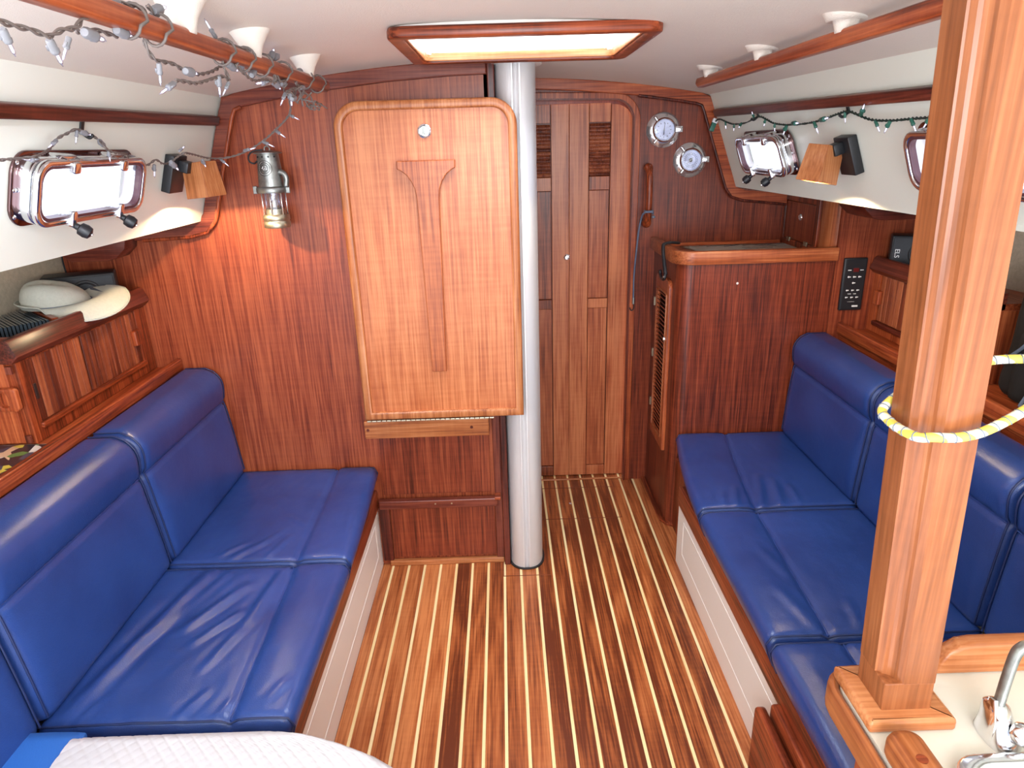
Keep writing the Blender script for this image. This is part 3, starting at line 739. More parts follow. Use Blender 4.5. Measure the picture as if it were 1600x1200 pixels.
# disc rack set into the locker top
rk = T('disc_rack', (-1.34, 1.77, 1.05), 'teak divider boards holding upright discs beside the straw hat', 'rack')
A_ = Vector((-1.225, 1.795, 0)); B_ = Vector((-1.62, 2.16, 0)); dr = (B_-A_).normalized(); nr = Vector((dr.y, -dr.x, 0))
def along(a0, a1, n0, n1, z0, z1, bev=.002):
    q = NB(); prism(q, [(a0, n0), (a1, n0), (a1, n1), (a0, n1)], lambda u, v, t: A_+dr*u-nr*v+Vector((0, 0, t)), z0, z1, bev); return q
rk.part('divider', along(0, .27, -.006, .010, 1.052, 1.094), M['teak_x'])
rk.part('floor_board', bx(-1.42, -1.235, 1.592, 1.80, 1.052, 1.056), M['dark_x'])
k = 0
for i in range(20):
    n0 = .017+i*.0088
    a0 = max(.014, (.734*n0-.188)/.679, ); a1 = .27-i*.006
    # stay between the moulding and the divider
    c = T('disc_case', (A_+dr*.1-nr*n0)+Vector((0, 0, 1.056)), 'slim dark disc case standing upright in the locker-top rack', 'disc case', 'discs in the locker-top rack')
    P0 = A_+dr*a0-nr*n0; 
    a1 = min(a1, (1.425-1.225-.679*n0)/.734)
    if a1-a0 < .05: COL.objects.unlink(c.e); continue
    c.part('case', along(a0, a1, n0-.0029, n0+.0029, 1.056, 1.088+.003*random.random(), .0008), M['cdcase'])

ro = T('slatted_locker', (1.45, 2.1, .82), 'teak locker with a tambour slat door beside the black control panel', 'cabinet')
ro.part('body', bx(1.352, 1.55, 1.78, 2.398, .818, 1.032, .001), M['teak_z'])
ro.part('top_board', bx(1.345, 1.58, 1.78, 2.398, 1.032, 1.052, .001), M['teak_y'])
ro.part('face_frame', ring(NB(), [(1.78, .820), (2.398, .820), (2.398, 1.034), (1.78, 1.034)], [(1.82, .862), (2.355, .862), (2.355, 1.030), (1.82, 1.030)], YZ, 1.340, 1.352, .001), M['teak_z'])
ro.part('bottom_rail', bx(1.330, 1.352, 1.82, 2.355, .848, .864, .004), M['dark_y'])
ro.part('moulding', prism(NB(), [(-x+.142, z-.006) for x, z in prof], XZ, 1.78, 2.396, .001), M['dark_y'], 30)
d = ro.part('door', bx(1.349, 1.352, 1.93, 2.345, .864, 1.030, .0005), M['dark_z'])
slats(ro, 1.346, 1.93, 2.345, .866, 1.029, 16, 1, d)
ro.part('handle', bx(1.326, 1.343, 2.325, 2.358, .925, .975, .004), M['teak_z'], parent=d)

# ================================================================= LOUVRED CABINET, COUNTER, SMALL LOCKER
cb = T('louvred_cabinet', (.9, 2.6, 0), 'tall teak cabinet with a rounded corner and louvred door beside the passage door', 'cabinet')
out = [(1.196, 2.818), (.632, 2.818), (.632, 2.455)]+[(.687-.055*cos(a), 2.455-.055*sin(a)) for a in [i/8*pi/2 for i in range(1, 9)]]+[(1.196, 2.400)]
cb.part('body', prism(NB(), out, XY, 0.0, 1.082), M['bulk'], 40)
fo = offs(out, .020)
lip_o = [(1.192, 2.812), (.612, 2.812), (.612, 2.445)]+[(.687-.075*cos(a), 2.455-.075*sin(a)) for a in [i/8*pi/2 for i in range(1, 9)]]+[(1.192, 2.380)]
lip_i = [(1.192, 2.806), (.640, 2.806), (.640, 2.455)]+[(.687-.047*cos(a), 2.455-.047*sin(a)) for a in [i/8*pi/2 for i in range(1, 9)]]+[(1.192, 2.408)]
n = len(lip_o); lp = lip_o[1:]; li = lip_i[1:]
cb.part('fiddle_rail', prism(NB(), lp+li[::-1], XY, 1.078, 1.126, .004), M['mid_x'], 40)
cb.part('back_fiddle', bx(.632, 1.150, 2.802, 2.818, 1.082, 1.100, .003), M['teak_x'])
cb.part('worktop', prism(NB(), [(1.19, 2.80), (.645, 2.80), (.645, 2.47), (.70, 2.41), (1.19, 2.41)], XY, 1.082, 1.086), M['teak_x'])
d = cb.part('door', ring(NB(), rrect(2.485, 2.705, .305, 1.000, .03, 5, (0, 0, 1, 1)), rrect(2.515, 2.675, .350, .945, .012, 5, (0, 0, 1, 1)), YZ, .618, .634, .003), M['teak_z'], 40)
cb.part('door_bead', ring(NB(), rrect(2.510, 2.680, .345, .950, .012, 3), rrect(2.516, 2.674, .351, .944, .010, 3), YZ, .614, .620, .001), M['mid_z'], 40, parent=d)
cb.part('backing', bx(.6315, .6325, 2.51, 2.68, .345, .95), M['darkfill'], parent=d)
src = None
for i in range(34):
    if src is None:
        q = bx(-.008, .008, -.079, .079, -.0018, .0018, .0008, 1); xf(q, Matrix.Rotation(RAD(42), 4, 'Y')); o = src = obj('slat', q, M['teak_y'], d)
    else: o = src.copy(); COL.objects.link(o)
    o.location = Vector((.625, 2.595, .360+i*.0172))-cb.b
cb.part('door_knob', lathe(NB(), [(0, .012), (.007, .011), (.009, .006), (.005, 0)], (.618, 2.498, .775), (-1, 0, 0), 18), M['steel'], 40, parent=d)
for z in (.44, .66, .88): cb.part('hinge', bx(.612, .620, 2.700, 2.712, z-.018, z+.018, .001), M['brassold'], parent=d)
cb.part('screw_cover', lathe(NB(), [(0, .0025), (.003, .002), (.0045, 0)], (.845, 2.400, 1.005), (0, -1, 0), 12), M['white'])
# chart lying on the counter
ch = T('chart', (1.0, 2.72, 1.087), 'white paper chart with dark line work lying on the cabinet counter', 'chart')
def sheet(x, y): return Vector((x, y, 1.0885+.004*sin((x-.77)*9)**2*(.3+.7*(2.795-y)/.14)))
b = NB(); g = [[b.verts.new(sheet(.765+.47*i/30-.04*(j/6), 2.60+.19*j/6)) for j in range(7)] for i in range(31)]
for i in range(30):
    for j in range(6): b.faces.new((g[i][j], g[i+1][j], g[i+1][j+1], g[i][j+1]))
bmesh.ops.solidify(b, geom=b.faces[:], thickness=.0008); ch.part('paper', b, M['paper'], 180)
b = NB(); rr = random.Random(5)
for k in range(6):
    x = .78+rr.random()*.30; y = 2.62+rr.random()*.14; pts = []
    for i in range(14):
        pts.append(sheet(x, y)+Vector((0, 0, .0014))); x += .004+rr.random()*.012; y += (rr.random()-.5)*.022; y = min(2.78, max(2.61, y))
    tube(b, smoothpath(pts, 3), .0007, 5)
ch.part('coastlines', b, M['ink'], 60)

sl_ = T('small_locker', (1.2, 2.66, 1.09), 'small teak locker with a turn latch standing on the cabinet counter in the corner', 'locker')
sl_.part('body', bx(1.168, 1.45, 2.50, 2.818, 1.086, 1.318, .001), M['teak_z'])
sl_.part('face_frame', ring(NB(), [(2.495, 1.088), (2.818, 1.088), (2.818, 1.290), (2.495, 1.290)], [(2.528, 1.112), (2.795, 1.112), (2.795, 1.262), (2.528, 1.262)], YZ, 1.156, 1.168, .002), M['teak_z'])
d = sl_.part('door', bx(1.160, 1.170, 2.531, 2.792, 1.115, 1.259, .002), M['bulk'])
sl_.part('latch', lathe(NB(), [(0, .003), (.006, .003), (.009, .005), (.012, .003), (.013, 0)], (1.160, 2.655, 1.205), (-1, 0, 0), 20), M['steel'], 40, parent=d)
for y in (2.58, 2.74): sl_.part('hinge', bx(1.154, 1.160, y-.014, y+.014, 1.104, 1.120, .001), M['brassold'], parent=d)
sl_.part('rounded_corner', prism(NB(), [(1.168, 2.50)]+[(1.228-.060*cos(a), 2.462-.060*sin(a)) for a in [i/8*pi/2 for i in range(9)]]+[(1.30, 2.402), (1.30, 2.50)], XY, 1.086, 1.318), M['mid_z'], 40)

cp = T('control_panel', (1.263, 2.40, .9), 'black refrigeration control panel with rows of white markings on the teak wall', 'control panel')
cp.part('housing', bx(1.222, 1.306, 2.388, 2.400, .894, 1.086, .004), M['black'], 40)
cp.part('face', bx(1.227, 1.301, 2.3865, 2.389, .899, 1.081, .001), M['black'])
cp.part('red_display', bx(1.256, 1.276, 2.3850, 2.387, 1.036, 1.050, .0005), M['redlcd'], label='dark red display window')
def key(x, z, w_, h): cp.part('marking', bx(x-w_/2, x+w_/2, 2.3855, 2.387, z-h/2, z+h/2), M['markwhite'])
key(1.243, 1.0425, .012, .003); key(1.287, 1.0425, .012, .003)
for x in (1.243, 1.262, 1.281): 
    q = lathe(NB(), [(0, .0008), (.0035, .0006), (.0035, 0)], (x-.001, 2.3865, 1.018), (0, -1, 0), 10); box(q, x, x+.007, 2.3855, 2.387, 1.0165, 1.0195); cp.part('marking', q, M['markwhite'])
q = lathe(NB(), [(0, .0008), (.0035, .0006), (.0035, 0)], (1.261, 2.3865, .996), (0, -1, 0), 10); box(q, 1.262, 1.269, 2.3855, 2.387, .9945, .9975); cp.part('marking', q, M['markwhite'])
for z in (.969, .943):
    for x in (1.243, 1.262, 1.281):
        q = lathe(NB(), [(0, .0008), (.003, .0006), (.003, 0)], (x-.001, 2.3865, z), (0, -1, 0), 10); box(q, x, x+.006, 2.3855, 2.387, z-.001, z+.002); cp.part('marking', q, M['markwhite'])
key(1.253, .956, .012, .002); key(1.272, .956, .010, .002); key(1.262, .927, .025, .0008)
key(1.279, .9105, .021, .006)

# ================================================================= PASSAGE SIDE: INSTRUMENTS, HANDLE, CORD
def instrument(cx, cz, nm, lab, kind):
    t = T(nm, (cx, 2.818, cz), lab, nm); ax = (0, -1, 0); c = Vector((cx, 2.818, cz))
    t.part('flange', lathe(NB(), [(.036, 0), (.0665, 0), (.0665, .004), (.058, .011), (.047, .016), (.036, .018)], c, ax, 48), M['steel'], 50)
    t.part('bezel', lathe(NB(), [(.0385, .012), (.0455, .016), (.0460, .028), (.0425, .033), (.0385, .031), (.0375, .020), (.0385, .012)], c, ax, 48), M['chrome'], 60)
    t.part('dial', lathe(NB(), [(0, .0195), (.0385, .0195), (.0385, .012)], c, ax, 40), M['dial'], 40)
    b = NB()
    for i in range(12 if kind == 'clock' else 24):
        a = i*2*pi/(12 if kind == 'clock' else 24); r0, r1 = (.024, .029) if kind == 'clock' else (.0245, .028)
        s = len(b.verts); box(b, -.0011, .0011, -.0005, .0005, r0, r1); b.verts.ensure_lookup_table()
        xf(b, Matrix.Translation(c+Vector((0, -.0203, 0))) @ Matrix.Rotation(a, 4, 'Y'), s)
    t.part('dial_marks', b, M['ink'])
    if kind == 'clock':
        for ang, ln, wd in ((6, .026, .0011), (183, .018, .0018)):
            b = NB(); box(b, -wd, wd, -.0004, .0004, -.004, ln, 0); xf(b, Matrix.Translation(c+Vector((0, -.0215, 0))) @ Matrix.Rotation(RAD(ang), 4, 'Y')); t.part('hand', b, M['ink'])
        t.part('hub', lathe(NB(), [(0, .0235), (.0022, .023), (.0022, .0195)], c, ax, 12), M['brassold'], 40)
    else:
        t.part('dial_ring', ring(NB(), [(cx+.0215*cos(i*pi/18), cz+.0215*sin(i*pi/18)) for i in range(36)], [(cx+.0205*cos(i*pi/18), cz+.0205*sin(i*pi/18)) for i in range(36)], XZ, c.y-.0200, c.y-.0195), M['ink'])
        t.part('hub', lathe(NB(), [(0, .0235), (.0035, .023), (.0075, .0205), (.0075, .0195)], c, ax, 16), M['brassold'], 40)
        for ang, ln in ((-130, .020), (40, .014)):
            b = NB(); box(b, -.0009, .0009, -.0004, .0004, -.008, ln, 0); xf(b, Matrix.Translation(c+Vector((0, -.0215, 0))) @ Matrix.Rotation(RAD(ang), 4, 'Y')); t.part('hand', b, M['brassold'])
    t.part('glass', lathe(NB(), [(0, .0275), (.03, .0270), (.0385, .0255), (.0385, .0248), (0, .0262)], c, ax, 36), M['glass'], 60)
    for a in (128, 232):
        q = Vector((cos(RAD(a)), 0, sin(RAD(a)))); b = NB(); tube(b, [c+q*.046+Vector((0, -.020, 0)), c+q*.058+Vector((0, -.020, 0)), c+q*.060+Vector((0, -.012, 0))], .0055, 10); t.part('hinge_lug', b, M['steel'], 50)
    b = bx(cx+.046, cx+.074, 2.818-.022, 2.818-.008, cz-.011, cz+.013, .003); box(b, cx+.058, cx+.068, 2.818-.026, 2.818-.02, cz-.006, cz+.008, .002); t.part('latch', b, M['steel'], 40)
    for a in (80, 200, 320):
        q = Vector((cos(RAD(a)), 0, sin(RAD(a)))); t.part('screw', lathe(NB(), [(0, .003), (.0025, .0026), (.0042, .001), (.0042, -.001)], c+q*.0545+Vector((0, -.0135, 0)), ax, 12), M['pewter'], 60)
    return t
instrument(.644, 1.541, 'clock', 'upper chrome instrument with a clock face, beside the passage door', 'clock')
instrument(.756, 1.425, 'barometer', 'lower chrome instrument with a brass-centred face', 'baro')
gh = T('grab_handle', (.588, 2.79, 1.29), 'short upright teak grab handle between the passage door and the chrome instruments', 'handle')
pts = smoothpath([(.588, 2.818, 1.398), (.588, 2.796, 1.400), (.588, 2.770, 1.380), (.588, 2.762, 1.34), (.588, 2.760, 1.29), (.588, 2.762, 1.245), (.588, 2.772, 1.208), (.588, 2.797, 1.184), (.588, 2.818, 1.186)], 5)
gh.part('grip', tube(NB(), pts, lambda t: .0125+.006*max(0, 1-abs(t-.12)/.12)+.007*max(0, 1-abs(t-.86)/.14), 16), M['teak_z'], 180)
bc = T('bungee_cord', (.575, 2.76, 1.2), 'thin blue-grey bungee cord hanging from the teak grab handle with a wire hook', 'cord')
b = NB(); pts = smoothpath([(.604, 2.752, 1.226), (.600, 2.742, 1.232), (.586, 2.738, 1.234), (.570, 2.744, 1.232), (.562, 2.765, 1.215), (.556, 2.785, 1.16), (.550, 2.795, 1.07), (.545, 2.80, .97), (.545, 2.80, .90), (.546, 2.80, .868)], 6)
tube(b, pts, .0038, 8); bc.part('cord', b, plain('blue_grey_cord', (.12, .15, .22), .6, bump=.3, bscale=900), 180)
bc.part('cord_loop', tube(NB(), [(.588+.017*cos(i*pi/8), 2.760+.019*sin(i*pi/8), 1.236) for i in range(16)], .004, 8, closed=True), M['greyfab'], 180)
bc.part('knot', lathe(NB(), [(0, .006), (.006, .003), (.007, -.003), (0, -.007)], (.606, 2.750, 1.214), (0, 0, 1), 12), M['greyfab'], 180)
bc.part('ferrule', tube(NB(), [(.546, 2.80, .875), (.546, 2.80, .848)], .0055, 10), M['pewter'], 60)
bc.part('hook', tube(NB(), smoothpath([(.546, 2.80, .85), (.549, 2.80, .835), (.545, 2.80, .822), (.536, 2.80, .820), (.531, 2.80, .832)], 5), .0022, 8), M['black'], 180)
hs_ = T('hook_strap', (.61, 2.5, 1.1), 'black rubber hook strap hanging over the corner of the cabinet rail', 'strap')
b = NB(); tube(b, smoothpath([(.675, 2.60, 1.128), (.640, 2.575, 1.134), (.610, 2.56, 1.132), (.603, 2.55, 1.115), (.604, 2.52, 1.06), (.606, 2.50, 1.025)], 6), .0055, 8, sx=1.5); hs_.part('strap', b, M['rubber'], 180)
hs_.part('hook', tube(NB(), smoothpath([(.604, 2.50, 1.03), (.602, 2.50, 1.012), (.602, 2.53, 1.004), (.602, 2.565, 1.012), (.602, 2.575, 1.030)], 5), .0065, 8), M['black'], 180)
hs_.part('rivet', lathe(NB(), [(0, .003), (.004, .002), (.005, 0)], (.598, 2.497, 1.018), (-1, 0, 0), 12), M['steel'], 60)

# ================================================================= LANTERN
ln = T('miners_lantern', (-.700, 2.13, 1.28), 'pewter miner\'s lamp with a glass chimney hanging on the teak bulkhead', 'lantern')
lc = Vector((-.700, 2.135, 0)); zb = 1.281
H = lambda prof: [(r, h+zb) for r, h in prof]
ln.part('base', lathe(NB(), H([(0, 0), (.038, 0), (.040, .003), (.040, .017), (.0385, .019), (.0385, .022), (.040, .024), (.040, .036), (.037, .040), (.0, .040)]), lc, seg=36), M['brassold'], 40)
ln.part('burner', lathe(NB(), H([(.030, .040), (.030, .056), (.022, .060), (.008, .062), (.007, .082), (.004, .084), (0, .084)]), lc, seg=24), M['brassold'], 40)
ln.part('wick', lathe(NB(), H([(0, .094), (.0045, .092), (.005, .080), (0, .079)]), lc+Vector((-.004, 0, 0)), seg=12), M['white'], 60)
ln.part('chimney', lathe(NB(), H([(.0315, .041), (.0315, .106), (.0295, .106), (.0295, .041)]), lc, seg=32), M['glass'], 60)
for a in (20, 85, 150, 215, 270, 325):
    q = Vector((cos(RAD(a)), sin(RAD(a)), 0))*.0355; ln.part('guard_rod', tube(NB(), [lc+q+Vector((0, 0, zb+.038)), lc+q+Vector((0, 0, zb+.108))], .0019, 8), M['steel'], 180)
ln.part('collar', lathe(NB(), H([(.030, .104), (.046, .104), (.0475, .107), (.0475, .118), (.0455, .121), (.036, .124), (.0, .124)]), lc, seg=40), M['pewter'], 40)
for a in (10, 170): 
    q = Vector((cos(RAD(a)), -abs(sin(RAD(a))), 0))*.050; ln.part('collar_lug', bx(lc.x+q.x-.006, lc.x+q.x+.006, lc.y+q.y-.005, lc.y+q.y+.005, zb+.102, zb+.125, .002), M['pewter'])
ln.part('bonnet', lathe(NB(), H([(.0385, .122), (.0375, .135), (.0315, .216), (0, .216)]), lc, seg=40), M['pewter'], 40)
ln.part('cap', lathe(NB(), H([(.0, .216), (.034, .216), (.041, .217), (.0415, .2195), (.034, .222), (.012, .226), (.0, .226)]), lc, seg=40), M['pewter'], 40)
ln.part('hook_eye', tube(NB(), [lc+Vector((.008*cos(i*pi/8), 0, zb+.230+.008*sin(i*pi/8))) for i in range(16)], .0022, 8, closed=True), M['pewter'], 180)
ln.part('hanging_ring', tube(NB(), smoothpath([lc+Vector((a, c_, zb+z)) for a, c_, z in ((-.006, -.02, .228), (-.035, -.022, .224), (-.050, -.02, .212), (-.052, -.015, .196), (-.040, -.012, .190), (-.028, -.02, .196))], 6), .0026, 8), M['black'], 180)
ln.part('side_spout', tube(NB(), smoothpath([lc+Vector((.030, -.012, zb+.165)), lc+Vector((.043, -.012, zb+.160)), lc+Vector((.050, -.012, zb+.145)), lc+Vector((.046, -.012, zb+.120))], 5), .0085, 12), M['pewter'], 180)
for k in range(4):
    a = RAD(-135+k*32); q = Vector((cos(a), sin(a), 0)); ln.part('vent_hole', lathe(NB(), [(0, .001), (.0028, .001), (.0028, -.001), (0, -.001)], lc+q*.0325+Vector((0, 0, zb+.208)), q, 10), M['black'])
def onbonnet(a, z, e=.0006): r = .0375+(.0315-.0375)*(z-.135)/(.216-.135)+e; return lc+Vector((r*sin(a), -r*cos(a), zb+z))
for rr_ in (1.0, .72, .48):
    ln.part('engraved_ring', tube(NB(), [onbonnet(-.12+.62*rr_*cos(i*pi/16), .176+.0215*rr_*sin(i*pi/16)) for i in range(32)], .0007, 6, closed=True), M['darkfill'], 180)
b = NB()
for i in range(22):
    a = i*2*pi/22; p = onbonnet(-.12+.62*.86*cos(a), .176+.0215*.86*sin(a)); lathe(b, [(0, .0008), (.0009, .0004), (.0009, 0)], p, (0, -1, 0), 6)
for i in range(7): p = onbonnet(-.12-.2+i*.066, .176+.004*sin(i*2)); lathe(b, [(0, .0008), (.0013, .0004), (.0013, 0)], p, (0, -1, 0), 6)
ln.part('engraved_marks', b, M['steel'])

# ================================================================= BATTENS, HANDRAILS, HOOKS, LAMPS
def wallbar(W, ya, za, yb, zb_, t0, t1, h, bev):
    n = Vector(W(1, 1.5, 1))-Vector(W(1, 1.5, 0)); n.normalize(); b = NB()
    P = [(ya, za), (yb, zb_)]; vs = []
    for (y, z) in P:
        for dz, t in ((-h/2, t0), (-h/2, t1), (h/2, t1), (h/2, t0)): vs.append(b.verts.new(Vector(W(y, z+dz, t))))
    fs = [b.faces.new(vs[0:4]), b.faces.new(vs[4:8][::-1])]+[b.faces.new((vs[i], vs[(i+1) % 4], vs[4+(i+1) % 4], vs[4+i])) for i in range(4)]
    bmesh.ops.recalc_face_normals(b, faces=fs); bmesh.ops.bevel(b, geom=list(b.edges), offset=bev, segments=3, profile=.5, affect='EDGES'); return b
t = T('side_batten', (-.85, 1.4, 1.59), 'long dark teak batten on the cream wall over the port nearest the miner\'s lamp', 'batten')
t.part('bar', wallbar(WLp, .35, 1.572, 2.164, 1.598, 0, .020, .026, .005), M['dark_y'], 40)
t = T('side_batten', (.86, 1.6, 1.59), 'long dark teak batten on the cream wall above the green string lights', 'batten')
t.part('bar', wallbar(WRp, .5, 1.566, 2.760, 1.600, 0, .020, .026, .005), M['dark_y'], 40)
def handrail(x, y0, y1, z, feet, lab):
    t = T('handrail', (x, (y0+y1)/2, z), lab, 'handrail', None)
    out_ = [(y0, z-.014), (y1-.02, z-.014), (y1, z-.006), (y1+.004, z+.002), (y1-.006, z+.014), (y0, z+.014)]
    t.part('rail', prism(NB(), out_, YZ, x-.0125, x+.0125, .006, 3), M['teak_y'], 50)
    for y in feet:
        b = NB(); s0 = .0
        zc = camber(x)
        lathe(b, [(0, z+.008), (.017, z+.008), (.019, z+.018), (.023, z+.030), (.032, zc-.008), (.040, zc+.004), (.044, zc+.016), (0, zc+.016)], (x, y, 0), (0, 0, 1), 28); t.part('standoff', b, M['cream'], 180)
    return t
handrail(-.468, .25, 1.985, 1.664, (.62, 1.13, 1.42, 1.80), 'round-edged teak handrail under the headliner wrapped in grey string lights')
handrail(.618, .25, 2.24, 1.664, (.85, 1.32, 1.72, 2.13), 'round-edged teak handrail under the headliner, bare, beside the wooden post')
def hook(W, y, z, h, lab):
    t = T('cord_hook', W(y, z, 0), lab, 'hook'); n = (Vector(W(y, z, 1))-Vector(W(y, z, 0))).normalized(); s = (Vector(W(y, z+1, 0))-Vector(W(y, z, 0))).normalized()
    F = lambda u, v, tt: Vector(W(y, z, 0))+Vector((0, 1, 0))*u+s*v+n*tt
    t.part('plate', prism(NB(), rrect(-.006, .006, -h/2, h/2, .002, 2), F, 0, .004, .001), M['rubber'], 40)
    t.part('peg', tube(NB(), smoothpath([F(0, -h/2+.004, .002), F(0, -h/2-.002, .018), F(0, -h/2+.006, .026)], 4), .0035, 8), M['rubber'], 180)
hook(WLp, 1.50, 1.562, .030, 'small black hook holding the grey string lights above the port')
hook(WRp, 2.385, 1.574, .018, 'small black hook above the port nearest the bulkhead')
hook(WRp, 1.81, 1.562, .020, 'small black hook above the wooden lamp on the gauge side')
# reading lamps: black wall box, tilted square teak shade
def lamp(W, yb, zc, ysh, lab, tilt, sgn):
    n = (Vector(W(yb, zc, 1))-Vector(W(yb, zc, 0))).normalized(); s = (Vector(W(yb, zc+1, 0))-Vector(W(yb, zc, 0))).normalized(); yv = Vector((0, 1, 0)); o = Vector(W(yb, zc, 0))
    t = T('reading_lamp', o, lab, 'lamp')
    F = lambda u, v, q: o+yv*u+s*v+n*q
    t.part('wall_box', prism(NB(), rrect(-.040, .040, -.050, .050, .003, 2), F, 0, .024, .002), M['black'], 40)
    t.part('arm', prism(NB(), rrect(-.012, .030, .010, .040, .003, 2), F, .024, .05, .002), M['black'], 40)
    # shade: square tube standing on its corner edge, open below
    ax = (Vector((0, 0, 1))*cos(tilt)-n*sin(tilt)*1.0-yv*ysh[1]).normalized()
    c = F(ysh[0], .002, .072); e1 = (yv-ax*yv.dot(ax)).normalized(); e2 = ax.cross(e1)
    a45 = RAD(ysh[2]); p1 = e1*cos(a45)+e2*sin(a45); p2 = -e1*sin(a45)+e2*cos(a45)
    def G(u, v, q): k = 1-.16*(q+.05)/.094; return c+p1*(u*k)+p2*(v*k)+ax*q
    h = .037; wl_ = .004
    sq = lambda d: [(-d, -d), (d, -d), (d, d), (-d, d)]
    t.part('shade', ring(NB(), sq(h), sq(h-wl_), G, -.050, .044, .0020), M['lampwood'], 40, label='honey coloured wooden shade')
    cs = min(sq(h-.0006), key=lambda m: (G(m[0], m[1], 0)-Vector((0, 0, 1.5))).length)
    t.part('edge_highlight', tube(NB(), [G(cs[0], cs[1], -.050), G(cs[0], cs[1], .044)], .0016, 8), M['gold_z'], 60)  # honey strip painting the bright edge line on the shade's nearest ridge
    t.part('shade_cap', prism(NB(), sq(h-wl_), G, .034, .043), M['black'])
    t.part('bulb', lathe(NB(), [(0, -.018), (.007, -.015), (.009, -.006), (.007, .010), (.006, .030), (0, .030)], c, ax, 16), M['lampglow'], 60)
    l = bpy.data.lights.new('lamp_light', 'SPOT'); l.energy = ysh[3]; l.color = (1.0, .72, .42); l.spot_size = RAD(158); l.spot_blend = .12; l.shadow_soft_size = .008
    lo_ = bpy.data.objects.new('lamp_light', l); COL.objects.link(lo_); lo_.parent = t.e
    lo_.location = c+ax*(-.040)-t.b; lo_.rotation_euler = ax.to_track_quat('Z', 'Y').to_euler()
    return t
M['lampwood'] = wood('lamp_shade_teak', (.30, .09, .030), (.48, .17, .060), (.60, .26, .11), grain='z', jit=.05)
lamp(WLp, 1.925, 1.458, (.040, 0.0, 70, 5.0), 'reading lamp with wooden shade beside the miner\'s lamp', RAD(5), 1)
lamp(WRp, 1.835, 1.456, (.028, 0.0, 27, 5.0), 'reading lamp with wooden shade under the green string lights', RAD(12), -1)

# ================================================================= STRING LIGHTS
W1=[(-0.468,0.691,1.623),(-0.468,0.717,1.624),(-0.468,0.731,1.623),(-0.468,0.762,1.623),(-0.468,0.788,1.621),(-0.468,0.812,1.630),(-0.468,0.841,1.637),(-0.468,0.857,1.647),(-0.468,0.884,1.659),(-0.468,0.908,1.675),(-0.468,0.926,1.680),(-0.468,0.971,1.682),(-0.468,1.008,1.684),(-0.468,1.020,1.674),(-0.468,1.031,1.666)]
W2=[(-0.490,0.880,1.642),(-0.490,0.888,1.640),(-0.490,0.924,1.647),(-0.490,0.970,1.647),(-0.490,0.982,1.654),(-0.490,1.027,1.655),(-0.490,1.071,1.671),(-0.490,1.043,1.653),(-0.490,1.061,1.631),(-0.490,1.090,1.630),(-0.490,1.124,1.630),(-0.490,1.161,1.624),(-0.490,1.208,1.624),(-0.490,1.264,1.633),(-0.490,1.312,1.647),(-0.490,1.337,1.658)]
W3=[(-0.470,1.029,1.692),(-0.470,1.044,1.685),(-0.470,1.064,1.691),(-0.470,1.028,1.666),(-0.470,1.063,1.661),(-0.470,1.152,1.655),(-0.470,1.257,1.681),(-0.470,1.272,1.665),(-0.470,1.270,1.642),(-0.470,1.286,1.622),(-0.470,1.250,1.624),(-0.470,1.153,1.606),(-0.470,1.103,1.604),(-0.470,1.075,1.603)]
W4=[(-0.460,1.230,1.677),(-0.460,1.276,1.677),(-0.460,1.336,1.678),(-0.460,1.378,1.678),(-0.460,1.323,1.669),(-0.460,1.310,1.653),(-0.460,1.312,1.644),(-0.460,1.380,1.629),(-0.460,1.468,1.638),(-0.460,1.515,1.635),(-0.460,1.513,1.659),(-0.460,1.511,1.680),(-0.460,1.522,1.659),(-0.460,1.560,1.641),(-0.460,1.656,1.666),(-0.460,1.700,1.674),(-0.460,1.667,1.647),(-0.460,1.706,1.642),(-0.460,1.624,1.631),(-0.460,1.585,1.618)]
W5=[(-0.534,1.860,1.635),(-0.545,1.880,1.594),(-0.603,1.930,1.557),(-0.655,1.960,1.528),(-0.714,1.980,1.503),(-0.775,2.000,1.490),(-0.796,1.933,1.491),(-0.792,1.829,1.502),(-0.792,1.773,1.504),(-0.856,1.845,1.486),(-0.857,1.801,1.481),(-0.854,1.759,1.491),(-0.858,1.714,1.480),(-0.852,1.642,1.498),(-0.849,1.615,1.506),(-0.822,1.536,1.508),(-0.820,1.497,1.513),(-0.817,1.478,1.523),(-0.854,1.525,1.538),(-0.851,1.483,1.549),(-0.848,1.447,1.555),(-0.851,1.419,1.547),(-0.855,1.390,1.537),(-0.860,1.369,1.520),(-0.822,1.271,1.507),(-0.824,1.229,1.503),(-0.824,1.175,1.501),(-0.826,1.132,1.496)]
